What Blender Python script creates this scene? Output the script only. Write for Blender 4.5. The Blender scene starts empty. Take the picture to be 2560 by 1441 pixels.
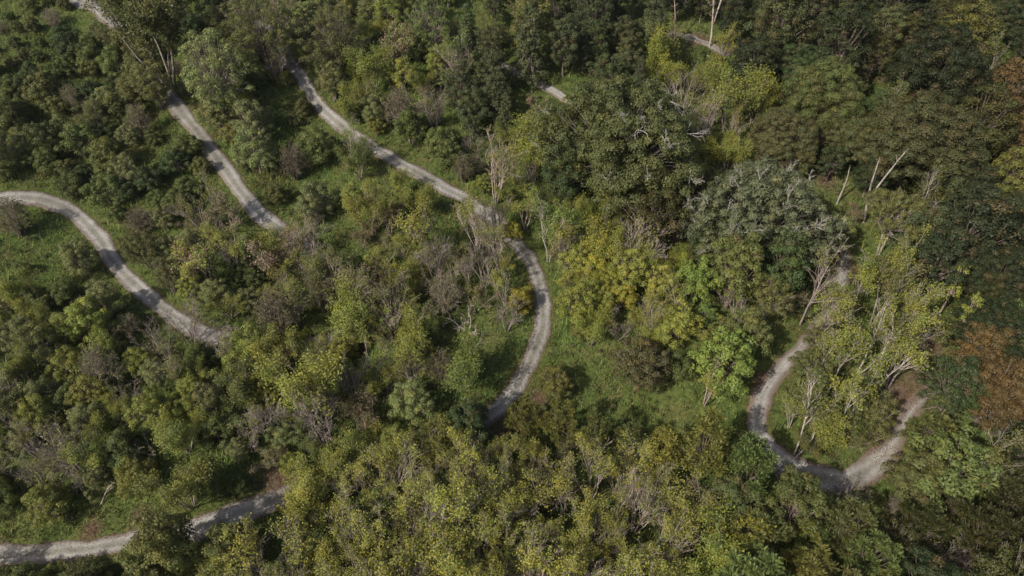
import bpy, math, random
import numpy as np

# ---------------------------------------------------------------- camera, light, exposure
sc = bpy.context.scene
col = sc.collection
PITCH = math.radians(40.0)
CAM_H = 70.0
LENS = 24.0
cam_d = bpy.data.cameras.new('camera')
cam_d.lens = LENS
cam_d.sensor_width = 36.0
cam_d.clip_start = 1.0
cam_d.clip_end = 4000.0
cam = bpy.data.objects.new('camera', cam_d)
col.objects.link(cam)
cam.location = (0, 0, CAM_H)
cam.rotation_euler = (math.pi / 2 - PITCH, 0, 0)
sc.camera = cam

SUN_EL = math.radians(37.0)
SHADOW_DIR = (0.75, 0.66)                      # where shadows fall on the ground (x, y)
world = bpy.data.worlds.new('World')
sc.world = world
world.use_nodes = True
wn = world.node_tree
wn.nodes.clear()
w_out = wn.nodes.new('ShaderNodeOutputWorld')
w_bg = wn.nodes.new('ShaderNodeBackground')
w_sky = wn.nodes.new('ShaderNodeTexSky')
w_sky.sky_type = 'NISHITA'
w_sky.sun_disc = False
w_sky.sun_elevation = SUN_EL
w_sky.sun_rotation = math.atan2(-SHADOW_DIR[0], -SHADOW_DIR[1])
w_sky.altitude = 100
w_sky.air_density = 0.8
w_sky.dust_density = 3.0
w_bg.inputs['Strength'].default_value = 0.100
wn.links.new(w_sky.outputs[0], w_bg.inputs['Color'])
wn.links.new(w_bg.outputs[0], w_out.inputs['Surface'])

sun_d = bpy.data.lights.new('sun', 'SUN')
sun_d.energy = 3.5
sun_d.angle = math.radians(0.8)
sun_d.color = (1.0, 0.955, 0.865)
sun = bpy.data.objects.new('sun', sun_d)
col.objects.link(sun)
from mathutils import Vector
_sd = Vector((SHADOW_DIR[0], SHADOW_DIR[1], 0)).normalized() * math.cos(SUN_EL) + Vector((0, 0, -math.sin(SUN_EL)))
sun.rotation_euler = _sd.to_track_quat('-Z', 'Y').to_euler()
sun.location = (-60, -20, 120)

sc.view_settings.view_transform = 'Standard'
sc.view_settings.look = 'None'
sc.view_settings.exposure = 0.60
sc.view_settings.gamma = 1.0
sc.view_settings.use_curve_mapping = False
sc.render.engine = 'CYCLES'
cy = sc.cycles
cy.max_bounces = 5
cy.diffuse_bounces = 3
cy.glossy_bounces = 2
cy.transmission_bounces = 3
cy.transparent_max_bounces = 4
cy.caustics_reflective = False
cy.caustics_refractive = False
cy.use_denoising = True
cy.denoiser = 'OPENIMAGEDENOISE'
cy.denoising_prefilter = 'NONE'
cy.denoising_input_passes = 'RGB_ALBEDO_NORMAL'

R0 = np.random.default_rng(11)
# ---------------------------------------------------------------- place: terrain and picking points on it
FPX = LENS / 36.0 * 2560.0
SP, CP = math.sin(PITCH), math.cos(PITCH)
_ph = [(0.21, 0.05, 0.45, 0.3), (0.07, 0.19, 0.5, 1.7), (0.13, -0.16, 0.4, 4.0), (0.045, 0.06, 0.8, 2.2), (-0.33, 0.27, 0.16, 0.9), (0.4, 0.37, 0.13, 5.0)]


def ground_z(x, y):
    x = np.asarray(x, float)
    y = np.asarray(y, float)
    slope = 0.268
    z = slope * np.where(y < 160, np.where(y > -40, y, -40 + 60 * np.tanh((y + 40) / 60)), 160 + 120 * np.tanh((y - 160) / 120))
    for a, b, amp, p in _ph:
        z = z + amp * np.sin(a * x + b * y + p)
    return z


def ray(px, py):
    u = (px - 1280.0) / FPX
    v = (py - 720.5) / FPX
    return np.array([u, CP - v * SP, -SP - v * CP])


def pick(px, py, h=0.0):
    """point h above the ground that lies along the given sight line"""
    d = ray(px, py)
    lo, hi = 15.0, 500.0
    for _ in range(44):
        m = 0.5 * (lo + hi)
        g = CAM_H + m * d[2] - float(ground_z(m * d[0], m * d[1])) - h
        if g > 0:
            lo = m
        else:
            hi = m
    return np.array([lo * d[0], lo * d[1]]), lo


def project(x, y, z):
    dz = z - CAM_H
    dep = y * CP - dz * SP
    u = x / dep
    v = (-y * SP - dz * CP) / dep
    return 1280.0 + u * FPX, 720.5 + v * FPX, dep


# vegetation map of the hillside, read in 80-pixel cells
MAP_RUNS = [
    'W 2 P 2 E 2 D 1 T 2 S 5 G 1 B 6 R 8 E 1 C 1 R 1',
    'W 2 D 2 P 1 E 2 S 1 T 1 S 5 G 1 B 5 Y 1 G 1 R 7 E 1 C 1 R 1',
    'D 5 S 4 G 1 S 4 B 2 G 2 B 2 Y 3 R 2 O 2 R 4 C 1',
    'D 5 P 1 S 2 G 1 W 2 S 2 T 1 B 2 S 1 O 4 Y 3 O 4 R 3 C 1',
    'D 6 W 1 S 1 W 2 G 1 W 1 S 2 T 1 S 1 L 1 O 4 Y 2 O 7 R 1 C 1',
    'D 5 W 4 G 4 S 1 T 1 L 2 O 4 Y 1 O 5 R 4 E 1',
    'G 2 W 3 S 1 L 2 W 1 S 1 G 1 L 4 G 1 L 3 O 1 R 1 G 1 O 4 T 1 R 5',
    'G 3 S 2 T 1 L 3 S 1 L 5 G 2 L 2 Y 1 R 1 G 1 O 4 T 1 G 1 R 4',
    'G 2 W 1 G 1 S 2 L 1 S 1 L 8 P 1 G 1 Y 4 O 3 S 1 T 1 H 2 R 3',
    'S 5 P 1 S 2 L 2 S 1 L 5 Y 1 G 1 Y 5 S 1 T 1 S 1 H 3 R 2 E 1',
    'S 5 T 1 S 1 P 1 L 1 S 1 L 4 G 2 P 1 G 1 Y 3 S 1 Y 2 E 1 S 1 H 3 R 2 E 1',
    'M 4 S 1 M 3 L 5 T 1 G 2 P 1 G 4 S 1 Y 2 E 1 H 4 G 1 C 2',
    'M 7 L 4 S 1 T 1 G 2 P 1 G 8 P 1 H 3 G 2 C 2',
    'M 8 S 1 L 4 E 4 L 1 T 1 G 5 P 1 H 3 P 1 E 1 R 2',
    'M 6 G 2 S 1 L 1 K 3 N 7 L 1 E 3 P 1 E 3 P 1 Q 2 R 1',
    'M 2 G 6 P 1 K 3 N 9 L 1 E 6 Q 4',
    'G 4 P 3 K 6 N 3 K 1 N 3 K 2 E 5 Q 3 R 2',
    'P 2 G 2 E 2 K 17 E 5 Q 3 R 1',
]
CELLS = []
for runs in MAP_RUNS:
    w = runs.split()
    CELLS.append(''.join(w[i] * int(w[i + 1]) for i in range(0, len(w), 2)))
assert all(len(r_) == 32 for r_ in CELLS)


def cell(px, py):
    c = min(31, max(0, int(px // 80)))
    r = min(17, max(0, int(py // 80)))
    return CELLS[r][c]


# ---------------------------------------------------------------- materials
def mat(name):
    m = bpy.data.materials.new(name)
    m.use_nodes = True
    m.node_tree.nodes.clear()
    return m, m.node_tree.nodes, m.node_tree.links


def ramp(nodes, stops, interp='LINEAR'):
    r = nodes.new('ShaderNodeValToRGB')
    r.color_ramp.interpolation = interp
    els = r.color_ramp.elements
    while len(els) < len(stops):
        els.new(0.5)
    for e, (p, c) in zip(els, stops):
        e.position = p
        e.color = (*c, 1)
    return r


def leaf_material(name, accent=None, share=0.0, trans=0.38):
    m, n, l = mat(name)
    out = n.new('ShaderNodeOutputMaterial')
    oi = n.new('ShaderNodeObjectInfo')
    at = n.new('ShaderNodeAttribute')
    at.attribute_name = 'tint'
    r = ramp(n, [(0.0, (0.66, 0.76, 0.66)), (0.45, (0.95, 1.0, 0.95)), (0.8, (1.25, 1.15, 0.95)), (1.0, (1.6, 1.35, 0.85))])
    l.new(at.outputs['Fac'], r.inputs[0])
    mx = n.new('ShaderNodeMix')
    mx.data_type = 'RGBA'
    mx.blend_type = 'MULTIPLY'
    mx.inputs[0].default_value = 1.0
    l.new(oi.outputs['Color'], mx.inputs[6])
    l.new(r.outputs[0], mx.inputs[7])
    colr = mx.outputs[2]
    if accent:
        a2 = n.new('ShaderNodeAttribute')
        a2.attribute_name = 'accent'
        gt = n.new('ShaderNodeMath')
        gt.operation = 'GREATER_THAN'
        gt.inputs[1].default_value = 1 - share
        l.new(a2.outputs['Fac'], gt.inputs[0])
        m2 = n.new('ShaderNodeMix')
        m2.data_type = 'RGBA'
        l.new(gt.outputs[0], m2.inputs[0])
        l.new(colr, m2.inputs[6])
        m2.inputs[7].default_value = (*accent, 1)
        colr = m2.outputs[2]
    pb = n.new('ShaderNodeBsdfPrincipled')
    pb.inputs['Roughness'].default_value = 0.55
    pb.inputs['Specular IOR Level'].default_value = 0.3
    tr = n.new('ShaderNodeBsdfTranslucent')
    ms = n.new('ShaderNodeMixShader')
    ms.inputs[0].default_value = trans
    l.new(colr, pb.inputs['Base Color'])
    l.new(colr, tr.inputs['Color'])
    l.new(pb.outputs[0], ms.inputs[1])
    l.new(tr.outputs[0], ms.inputs[2])
    l.new(ms.outputs[0], out.inputs['Surface'])
    return m


def bark_material():
    m, n, l = mat('bark')
    out = n.new('ShaderNodeOutputMaterial')
    oi = n.new('ShaderNodeObjectInfo')
    tc = n.new('ShaderNodeTexCoord')
    nz = n.new('ShaderNodeTexNoise')
    nz.inputs['Scale'].default_value = 3.0
    nz.inputs['Detail'].default_value = 5
    l.new(tc.outputs['Object'], nz.inputs['Vector'])
    r = ramp(n, [(0.3, (0.55, 0.52, 0.5)), (0.7, (1.35, 1.32, 1.3))])
    l.new(nz.outputs['Fac'], r.inputs[0])
    mx = n.new('ShaderNodeMix')
    mx.data_type = 'RGBA'
    mx.blend_type = 'MULTIPLY'
    mx.inputs[0].default_value = 1.0
    l.new(oi.outputs['Color'], mx.inputs[6])
    l.new(r.outputs[0], mx.inputs[7])
    pb = n.new('ShaderNodeBsdfPrincipled')
    pb.inputs['Roughness'].default_value = 0.9
    pb.inputs['Specular IOR Level'].default_value = 0.15
    l.new(mx.outputs[2], pb.inputs['Base Color'])
    l.new(pb.outputs[0], out.inputs['Surface'])
    return m


def ground_material():
    m, n, l = mat('meadow_ground')
    out = n.new('ShaderNodeOutputMaterial')
    tc = n.new('ShaderNodeTexCoord')
    n1 = n.new('ShaderNodeTexNoise')
    n1.inputs['Scale'].default_value = 0.25
    n1.inputs['Detail'].default_value = 8
    n1.inputs['Roughness'].default_value = 0.65
    n2 = n.new('ShaderNodeTexNoise')
    n2.inputs['Scale'].default_value = 2.2
    n2.inputs['Detail'].default_value = 6
    l.new(tc.outputs['Object'], n1.inputs['Vector'])
    l.new(tc.outputs['Object'], n2.inputs['Vector'])
    r1 = ramp(n, [(0.3, (0.045, 0.070, 0.018)), (0.5, (0.075, 0.095, 0.026)), (0.68, (0.105, 0.095, 0.038))])
    l.new(n1.outputs['Fac'], r1.inputs[0])
    r2 = ramp(n, [(0.3, (0.5, 0.55, 0.5)), (0.7, (1.3, 1.25, 1.2))])
    l.new(n2.outputs['Fac'], r2.inputs[0])
    mx = n.new('ShaderNodeMix')
    mx.data_type = 'RGBA'
    mx.blend_type = 'MULTIPLY'
    mx.inputs[0].default_value = 1.0
    l.new(r1.outputs[0], mx.inputs[6])
    l.new(r2.outputs[0], mx.inputs[7])
    at = n.new('ShaderNodeAttribute')
    at.attribute_name = 'litter'
    rl = ramp(n, [(0.35, (0.07, 0.048, 0.033)), (0.65, (0.17, 0.115, 0.082))])
    l.new(n2.outputs['Fac'], rl.inputs[0])
    m2 = n.new('ShaderNodeMix')
    m2.data_type = 'RGBA'
    l.new(at.outputs['Fac'], m2.inputs[0])
    l.new(mx.outputs[2], m2.inputs[6])
    l.new(rl.outputs[0], m2.inputs[7])
    pb = n.new('ShaderNodeBsdfPrincipled')
    pb.inputs['Roughness'].default_value = 1.0
    pb.inputs['Specular IOR Level'].default_value = 0.1
    bp = n.new('ShaderNodeBump')
    bp.inputs['Strength'].default_value = 0.6
    bp.inputs['Distance'].default_value = 0.3
    l.new(n2.outputs['Fac'], bp.inputs['Height'])
    l.new(bp.outputs[0], pb.inputs['Normal'])
    l.new(m2.outputs[2], pb.inputs['Base Color'])
    l.new(pb.outputs[0], out.inputs['Surface'])
    return m


def gravel_material():
    m, n, l = mat('pale_gravel')
    out = n.new('ShaderNodeOutputMaterial')
    tc = n.new('ShaderNodeTexCoord')
    n1 = n.new('ShaderNodeTexNoise')
    n1.inputs['Scale'].default_value = 0.8
    n1.inputs['Detail'].default_value = 7
    n1.inputs['Roughness'].default_value = 0.7
    n2 = n.new('ShaderNodeTexNoise')
    n2.inputs['Scale'].default_value = 9.0
    n2.inputs['Detail'].default_value = 5
    for q in (n1, n2):
        l.new(tc.outputs['Object'], q.inputs['Vector'])
    r1 = ramp(n, [(0.3, (0.205, 0.192, 0.174)), (0.5, (0.27, 0.256, 0.236)), (0.7, (0.32, 0.306, 0.286))])
    l.new(n1.outputs['Fac'], r1.inputs[0])
    r2 = ramp(n, [(0.3, (0.66, 0.65, 0.64)), (0.7, (1.2, 1.2, 1.2))])
    l.new(n2.outputs['Fac'], r2.inputs[0])
    mx = n.new('ShaderNodeMix')
    mx.data_type = 'RGBA'
    mx.blend_type = 'MULTIPLY'
    mx.inputs[0].default_value = 1.0
    l.new(r1.outputs[0], mx.inputs[6])
    l.new(r2.outputs[0], mx.inputs[7])
    # worn brown leaf litter at the path's edge; on the eastern path also painted shade
    at = n.new('ShaderNodeAttribute')
    at.attribute_name = 'edge'
    ad = n.new('ShaderNodeMath')
    ad.operation = 'MULTIPLY_ADD'
    ad.inputs[1].default_value = 1.1
    ad.inputs[2].default_value = -0.55
    l.new(n2.outputs['Fac'], ad.inputs[0])
    ad2 = n.new('ShaderNodeMath')
    ad2.operation = 'ADD'
    l.new(at.outputs['Fac'], ad2.inputs[0])
    l.new(ad.outputs[0], ad2.inputs[1])
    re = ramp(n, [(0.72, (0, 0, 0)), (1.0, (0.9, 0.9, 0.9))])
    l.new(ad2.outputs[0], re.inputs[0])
    rr = ramp(n, [(0.0, (0.74, 0.75, 0.69)), (0.22, (0.84, 0.84, 0.80)), (0.45, (1.13, 1.13, 1.13)), (0.7, (0.92, 0.91, 0.88))])
    l.new(at.outputs['Fac'], rr.inputs[0])
    n3 = n.new('ShaderNodeTexNoise')
    n3.inputs['Scale'].default_value = 0.22
    n3.inputs['Detail'].default_value = 5
    l.new(tc.outputs['Object'], n3.inputs['Vector'])
    r3 = ramp(n, [(0.36, (0.74, 0.72, 0.68)), (0.6, (1.08, 1.08, 1.08))])
    l.new(n3.outputs['Fac'], r3.inputs[0])
    ma = n.new('ShaderNodeMix')
    ma.data_type = 'RGBA'
    ma.blend_type = 'MULTIPLY'
    ma.inputs[0].default_value = 1.0
    l.new(mx.outputs[2], ma.inputs[6])
    l.new(rr.outputs[0], ma.inputs[7])
    mb = n.new('ShaderNodeMix')
    mb.data_type = 'RGBA'
    mb.blend_type = 'MULTIPLY'
    mb.inputs[0].default_value = 1.0
    l.new(ma.outputs[2], mb.inputs[6])
    l.new(r3.outputs[0], mb.inputs[7])
    mx = mb
    m2 = n.new('ShaderNodeMix')
    m2.data_type = 'RGBA'
    l.new(re.outputs[0], m2.inputs[0])
    l.new(mx.outputs[2], m2.inputs[6])
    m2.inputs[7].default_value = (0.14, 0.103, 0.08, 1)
    pb = n.new('ShaderNodeBsdfPrincipled')
    pb.inputs['Roughness'].default_value = 0.95
    pb.inputs['Specular IOR Level'].default_value = 0.15
    bp = n.new('ShaderNodeBump')
    bp.inputs['Strength'].default_value = 0.7
    bp.inputs['Distance'].default_value = 0.06
    l.new(n2.outputs['Fac'], bp.inputs['Height'])
    l.new(bp.outputs[0], pb.inputs['Normal'])
    l.new(m2.outputs[2], pb.inputs['Base Color'])
    l.new(pb.outputs[0], out.inputs['Surface'])
    return m


def blade_material():
    m, n, l = mat('ground_plants')
    out = n.new('ShaderNodeOutputMaterial')
    at = n.new('ShaderNodeAttribute')
    at.attribute_name = 'hue'
    pb = n.new('ShaderNodeBsdfPrincipled')
    pb.inputs['Roughness'].default_value = 0.65
    pb.inputs['Specular IOR Level'].default_value = 0.2
    tr = n.new('ShaderNodeBsdfTranslucent')
    ms = n.new('ShaderNodeMixShader')
    ms.inputs[0].default_value = 0.25
    l.new(at.outputs['Color'], pb.inputs['Base Color'])
    l.new(at.outputs['Color'], tr.inputs['Color'])
    l.new(pb.outputs[0], ms.inputs[1])
    l.new(tr.outputs[0], ms.inputs[2])
    l.new(ms.outputs[0], out.inputs['Surface'])
    return m


LEAF = leaf_material('leaf')
LEAF_PINK = leaf_material('leaf_with_pink_seed', (0.30, 0.19, 0.14), 0.3)
LEAF_GOLD = leaf_material('leaf_with_gold', (0.29, 0.255, 0.04), 0.22)
LEAF_RUST = leaf_material('leaf_with_rust', (0.115, 0.085, 0.035), 0.07)
BARK = bark_material()
GROUND = ground_material()
GRAVEL = gravel_material()
BLADES = blade_material()


def np_mesh(name, v, f, material, sides):
    """mesh of equal-sided polygons from numpy arrays"""
    me = bpy.data.meshes.new(name)
    v = np.ascontiguousarray(v, np.float32)
    f = np.ascontiguousarray(f, np.int32)
    me.vertices.add(len(v))
    me.vertices.foreach_set('co', v.ravel())
    me.loops.add(f.size)
    me.loops.foreach_set('vertex_index', f.ravel())
    me.polygons.add(len(f))
    me.polygons.foreach_set('loop_start', np.arange(0, f.size, sides, dtype=np.int32))
    me.polygons.foreach_set('loop_total', np.full(len(f), sides, np.int32))
    me.materials.append(material)
    me.update(calc_edges=True)
    return me


def link(name, me, parent=None):
    o = bpy.data.objects.new(name, me)
    col.objects.link(o)
    if parent:
        o.parent = parent
    return o


# ---------------------------------------------------------------- paths: control points in sight-line pixels, 1 = in open view
PATHS = {
    'upper': (2.2, [(-150, 540, 1), (-60, 508, 1), (0, 497, 1), (60, 494, 1), (120, 503, 1), (180, 530, 1), (225, 570, 1), (255, 608, 1), (278, 648, 1), (312, 687, 1), (350, 722, 1), (390, 757, 1), (428, 788, 1), (480, 820, 1), (540, 843, 0), (600, 858, 0), (650, 872, 0), (720, 874, 0), (800, 862, 0), (866, 832, 0), (898, 790, 0), (894, 750, 0), (866, 716, 0), (830, 682, 0), (790, 645, 0), (748, 610, 0), (702, 576, 0), (657, 542, 1), (607, 486, 1), (562, 423, 1), (522, 368, 1), (486, 320, 1), (444, 268, 1), (412, 225, 0), (385, 188, 0), (362, 152, 0), (335, 110, 0), (300, 72, 0), (262, 40, 1), (235, 20, 1), (200, 2, 1), (140, -30, 0), (60, -60, 0)]),
    'main': (1.95, [(600, 10, 0), (650, 60, 0), (700, 115, 0), (733, 165, 1), (756, 197, 1), (780, 236, 1), (808, 274, 1), (841, 305, 1), (883, 337, 1), (928, 365, 1), (973, 392, 1), (1022, 420, 1), (1074, 450, 1), (1118, 476, 1), (1165, 500, 1), (1230, 546, 0), (1282, 598, 1), (1315, 637, 1), (1337, 678, 1), (1350, 722, 1), (1358, 772, 1), (1356, 817, 1), (1343, 862, 1), (1323, 911, 1), (1302, 949, 1), (1280, 984, 1), (1248, 1018, 1), (1200, 1046, 0), (1143, 1068, 0), (1050, 1092, 0), (950, 1122, 0), (850, 1160, 0), (760, 1205, 0), (710, 1238, 0), (657, 1262, 1), (590, 1286, 1), (503, 1315, 1), (420, 1335, 0), (340, 1352, 1), (260, 1368, 1), (190, 1375, 1), (87, 1385, 1), (0, 1389, 1), (-60, 1393, 1), (-160, 1400, 0)]),
    'eastern': (2.5, [(1050, 50, 0), (1102, 80, 0), (1130, 96, 0), (1182, 120, 0), (1251, 162, 0), (1293, 184, 1), (1348, 210, 1), (1400, 238, 1), (1438, 264, 1), (1500, 310, 0), (1570, 355, 0), (1650, 400, 0), (1740, 442, 0), (1830, 490, 0), (1930, 535, 0), (2030, 572, 0), (2090, 605, 0), (2112, 645, 1), (2108, 690, 0), (2080, 775, 0), (2036, 832, 0), (1986, 887, 1), (1946, 932, 1), (1918, 970, 1), (1900, 1010, 1), (1892, 1048, 1), (1900, 1086, 1), (1922, 1122, 1), (1957, 1155, 1), (2007, 1184, 1), (2076, 1200, 1), (2135, 1194, 1), (2187, 1162, 1), (2222, 1124, 1), (2250, 1079, 1), (2276, 1032, 1), (2320, 990, 0), (2368, 965, 0), (2410, 940, 0), (2450, 900, 0), (2480, 850, 0), (2530, 800, 0), (2620, 740, 0)]),
    'short': (1.25, [(1560, 120, 0), (1610, 100, 0), (1660, 88, 0), (1709, 88, 1), (1754, 104, 1), (1787, 120, 0), (1840, 150, 0), (1900, 170, 0)]),
}


def catmull(P, n):
    P = np.array(P, float)
    P = np.vstack([2 * P[0] - P[1], P, 2 * P[-1] - P[-2]])
    out = []
    for i in range(1, len(P) - 2):
        p0, p1, p2, p3 = P[i - 1], P[i], P[i + 1], P[i + 2]
        for t in np.linspace(0, 1, n, endpoint=False):
            out.append(0.5 * (2 * p1 + (p2 - p0) * t + (2 * p0 - 5 * p1 + 4 * p2 - p3) * t * t + (3 * p1 - p0 - 3 * p2 + p3) * t ** 3))
    out.append(P[-2])
    return np.array(out)


path_xy, path_halfw, vis_px = [], [], []
PATH_LINES = []
for key, (wid, pts) in PATHS.items():
    ctrl = []
    for px, py, vis in pts:
        xy, dep = pick(px, py)
        ctrl.append((xy[0], xy[1], vis))
    c3 = catmull(ctrl, 8)
    PATH_LINES.append((key, wid, c3))
    for x, y, v in c3:
        path_xy.append((x, y))
        path_halfw.append(wid / 2)
        if v > 0.5:
            a, b, d = project(x, y, float(ground_z(x, y)))
            vis_px.append((a, b, wid / 2 * FPX / d, y))
path_xy = np.array(path_xy)
path_halfw = np.array(path_halfw)
vis_px = np.array(vis_px)


def path_gap(x, y):
    """distance from the nearest path edge (negative on the path)"""
    x = np.atleast_1d(x)
    y = np.atleast_1d(y)
    out = np.full(len(x), 1e9)
    for s in range(0, len(x), 4000):
        d = np.hypot(x[s:s + 4000, None] - path_xy[None, :, 0], y[s:s + 4000, None] - path_xy[None, :, 1]) - path_halfw[None, :]
        out[s:s + 4000] = d.min(1)
    return out


# ---------------------------------------------------------------- ground sheet
LITTER = [(1745, 605, 3.2), (1700, 600, 2.0), (2255, 985, 2.0), (2300, 950, 1.6), (2063, 448, 1.5), (1260, 1080, 1.2), (2200, 1100, 2.0), (1680, 85, 1.5), (2150, 690, 1.6), (1745, 100, 1.6),
          (350, 1295, 0.9), (230, 1325, 0.8), (1345, 1000, 1.0), (2320, 860, 1.8), (740, 160, 1.6), (700, 1190, 2.0), (1900, 950, 0.8), (1720, 400, 2.2), (1690, 470, 2.4)]
LIT = [(pick(a, b)[0], r) for a, b, r in LITTER]


def litter_at(x, y):
    v = np.zeros(np.shape(x))
    for (c, r) in LIT:
        v = np.maximum(v, np.exp(-((x - c[0]) ** 2 + (y - c[1]) ** 2) / (r * r)))
    return v


gx = np.concatenate([[-1500, -800, -450, -280, -190, -150], np.arange(-124, 124.1, 0.8), [150, 190, 280, 450, 800, 1500]])
gy = np.concatenate([[-600, -300, -120, -40, 0, 12], np.arange(20, 150.1, 0.8), [160, 175, 200, 240, 300, 400, 600, 1000, 1800]])
GX, GY = np.meshgrid(gx, gy)
GZ = ground_z(GX, GY)
v = np.stack([GX.ravel(), GY.ravel(), GZ.ravel()], 1)
nx, ny = len(gx), len(gy)
ii = np.arange(nx * ny).reshape(ny, nx)
f = np.stack([ii[:-1, :-1].ravel(), ii[:-1, 1:].ravel(), ii[1:, 1:].ravel(), ii[1:, :-1].ravel()], 1)
me = np_mesh('ground', v, f, GROUND, 4)
a = me.attributes.new('litter', 'FLOAT', 'POINT')
a.data.foreach_set('value', litter_at(GX.ravel(), GY.ravel()).astype(np.float32))
me.polygons.foreach_set('use_smooth', np.ones(len(f), bool))
ground = link('ground', me)
ground['kind'] = 'structure'

rng0 = np.random.default_rng(8)
for key, wid, c3 in PATH_LINES:
    xy = c3[:, :2]
    t = np.gradient(xy, axis=0)
    t /= np.linalg.norm(t, axis=1)[:, None] + 1e-9
    nrm = np.stack([-t[:, 1], t[:, 0]], 1)
    wf = np.interp(np.arange(len(xy)), np.linspace(0, len(xy), 40), rng0.uniform(0.86, 1.14, 40))
    wr = np.ones(len(xy)) * wid
    litter_shade = np.zeros(len(xy))
    if key == 'eastern':
        ka = np.arange(len(xy)) / 8.0
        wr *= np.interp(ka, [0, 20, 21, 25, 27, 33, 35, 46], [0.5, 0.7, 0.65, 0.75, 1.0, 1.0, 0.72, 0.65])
        litter_shade = np.interp(ka, [0, 8, 20, 23, 26, 31, 34, 46], [0.15, 0.15, 0.25, 0.3, 0.0, 0.0, 0.55, 0.6])  # brown litter, thickened to paint in the shade on the dim stretches
    wr *= wf
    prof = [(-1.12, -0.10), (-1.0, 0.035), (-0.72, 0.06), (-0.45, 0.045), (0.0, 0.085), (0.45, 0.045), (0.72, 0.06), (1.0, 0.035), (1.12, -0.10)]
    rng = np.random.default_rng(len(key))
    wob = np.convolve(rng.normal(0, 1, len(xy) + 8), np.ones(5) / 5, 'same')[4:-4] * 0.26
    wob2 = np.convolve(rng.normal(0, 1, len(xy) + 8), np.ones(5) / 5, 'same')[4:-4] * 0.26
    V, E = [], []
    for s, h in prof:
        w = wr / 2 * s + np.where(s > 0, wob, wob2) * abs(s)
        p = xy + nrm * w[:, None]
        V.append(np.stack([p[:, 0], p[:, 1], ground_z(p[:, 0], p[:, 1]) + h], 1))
        E.append(abs(s) + litter_shade)
    V = np.stack(V, 1)
    k = V.shape[1]
    idx = np.arange(V.shape[0] * k).reshape(-1, k)
    f = np.stack([idx[:-1, :-1].ravel(), idx[:-1, 1:].ravel(), idx[1:, 1:].ravel(), idx[1:, :-1].ravel()], 1)[:, ::-1]
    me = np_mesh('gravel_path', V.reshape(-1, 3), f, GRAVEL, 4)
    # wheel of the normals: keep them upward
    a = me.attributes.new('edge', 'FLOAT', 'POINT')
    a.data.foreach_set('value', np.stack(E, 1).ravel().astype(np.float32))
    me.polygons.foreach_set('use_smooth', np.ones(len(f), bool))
    o = link('gravel_path', me)
    o['kind'] = 'structure'

# ---------------------------------------------------------------- tree building blocks
UP = np.array([0, 0, 1.0])


def unit(v):
    return v / (np.linalg.norm(v, axis=-1, keepdims=True) + 1e-9)


class Wood:
    def __init__(s):
        s.v, s.f, s.n = [], [], 0

    def tube(s, pts, rad, sides=4):
        pts = np.asarray(pts, float)
        rad = np.asarray(rad, float)
        t = unit(np.gradient(pts, axis=0))
        ref = np.array([0.31, 0.95, 0.05]) if abs(t[0][2]) > 0.7 else UP
        u = unit(np.cross(t, ref))
        w = np.cross(t, u)
        an = np.arange(sides) * 2 * math.pi / sides
        ring = pts[:, None] + rad[:, None, None] * (np.cos(an)[None, :, None] * u[:, None] + np.sin(an)[None, :, None] * w[:, None])
        k = len(pts)
        idx = s.n + np.arange(k * sides).reshape(k, sides)
        nx_ = np.roll(idx, -1, 1)
        s.f.append(np.stack([idx[:-1].ravel(), nx_[:-1].ravel(), nx_[1:].ravel(), idx[1:].ravel()], 1))
        s.v.append(ring.reshape(-1, 3))
        s.n += k * sides

    def mesh(s, name):
        me = np_mesh(name, np.concatenate(s.v), np.concatenate(s.f), BARK, 4)
        me.polygons.foreach_set('use_smooth', np.ones(len(me.polygons), bool))
        return me


class Leaves:
    def __init__(s, rng):
        s.c, s.n, s.L, s.W, s.t, s.a, s.ax = [], [], [], [], [], [], []
        s.rng = rng

    def add(s, c, n, L, W, tint, acc=None):
        s.c.append(c)
        s.n.append(n)
        s.L.append(np.broadcast_to(L, len(c)))
        s.W.append(np.broadcast_to(W, len(c)))
        s.t.append(np.broadcast_to(tint, len(c)))
        s.a.append(np.broadcast_to(s.rng.random() if acc is None else acc, len(c)))

    def mesh(s, name, material):
        rng = s.rng
        c = np.concatenate(s.c)
        n = unit(np.concatenate(s.n))
        L = np.concatenate(s.L) * rng.uniform(0.65, 1.3, len(c))
        W = np.concatenate(s.W) * rng.uniform(0.65, 1.3, len(c))
        r = rng.normal(size=c.shape)
        u = unit(np.cross(n, r))
        if s.ax:
            ax = np.concatenate(s.ax)
            u = np.where(np.isnan(ax), u, ax)
        w = np.cross(n, u)
        v = np.stack([c - u * L[:, None] / 2, c + w * W[:, None] / 2, c + u * L[:, None] / 2 - n * (L * 0.18)[:, None], c - w * W[:, None] / 2], 1)
        me = np_mesh(name, v.reshape(-1, 3), np.arange(len(c) * 4).reshape(-1, 4), material, 4)
        t = np.clip(np.concatenate(s.t) * 0.6 + rng.random(len(c)) * 0.4, 0, 1)
        at = me.attributes.new('tint', 'FLOAT', 'FACE')
        at.data.foreach_set('value', t.astype(np.float32))
        at = me.attributes.new('accent', 'FLOAT', 'FACE')
        at.data.foreach_set('value', np.clip(np.concatenate(s.a) + rng.normal(0, 0.12, len(c)), 0, 1).astype(np.float32))
        return me


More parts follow.
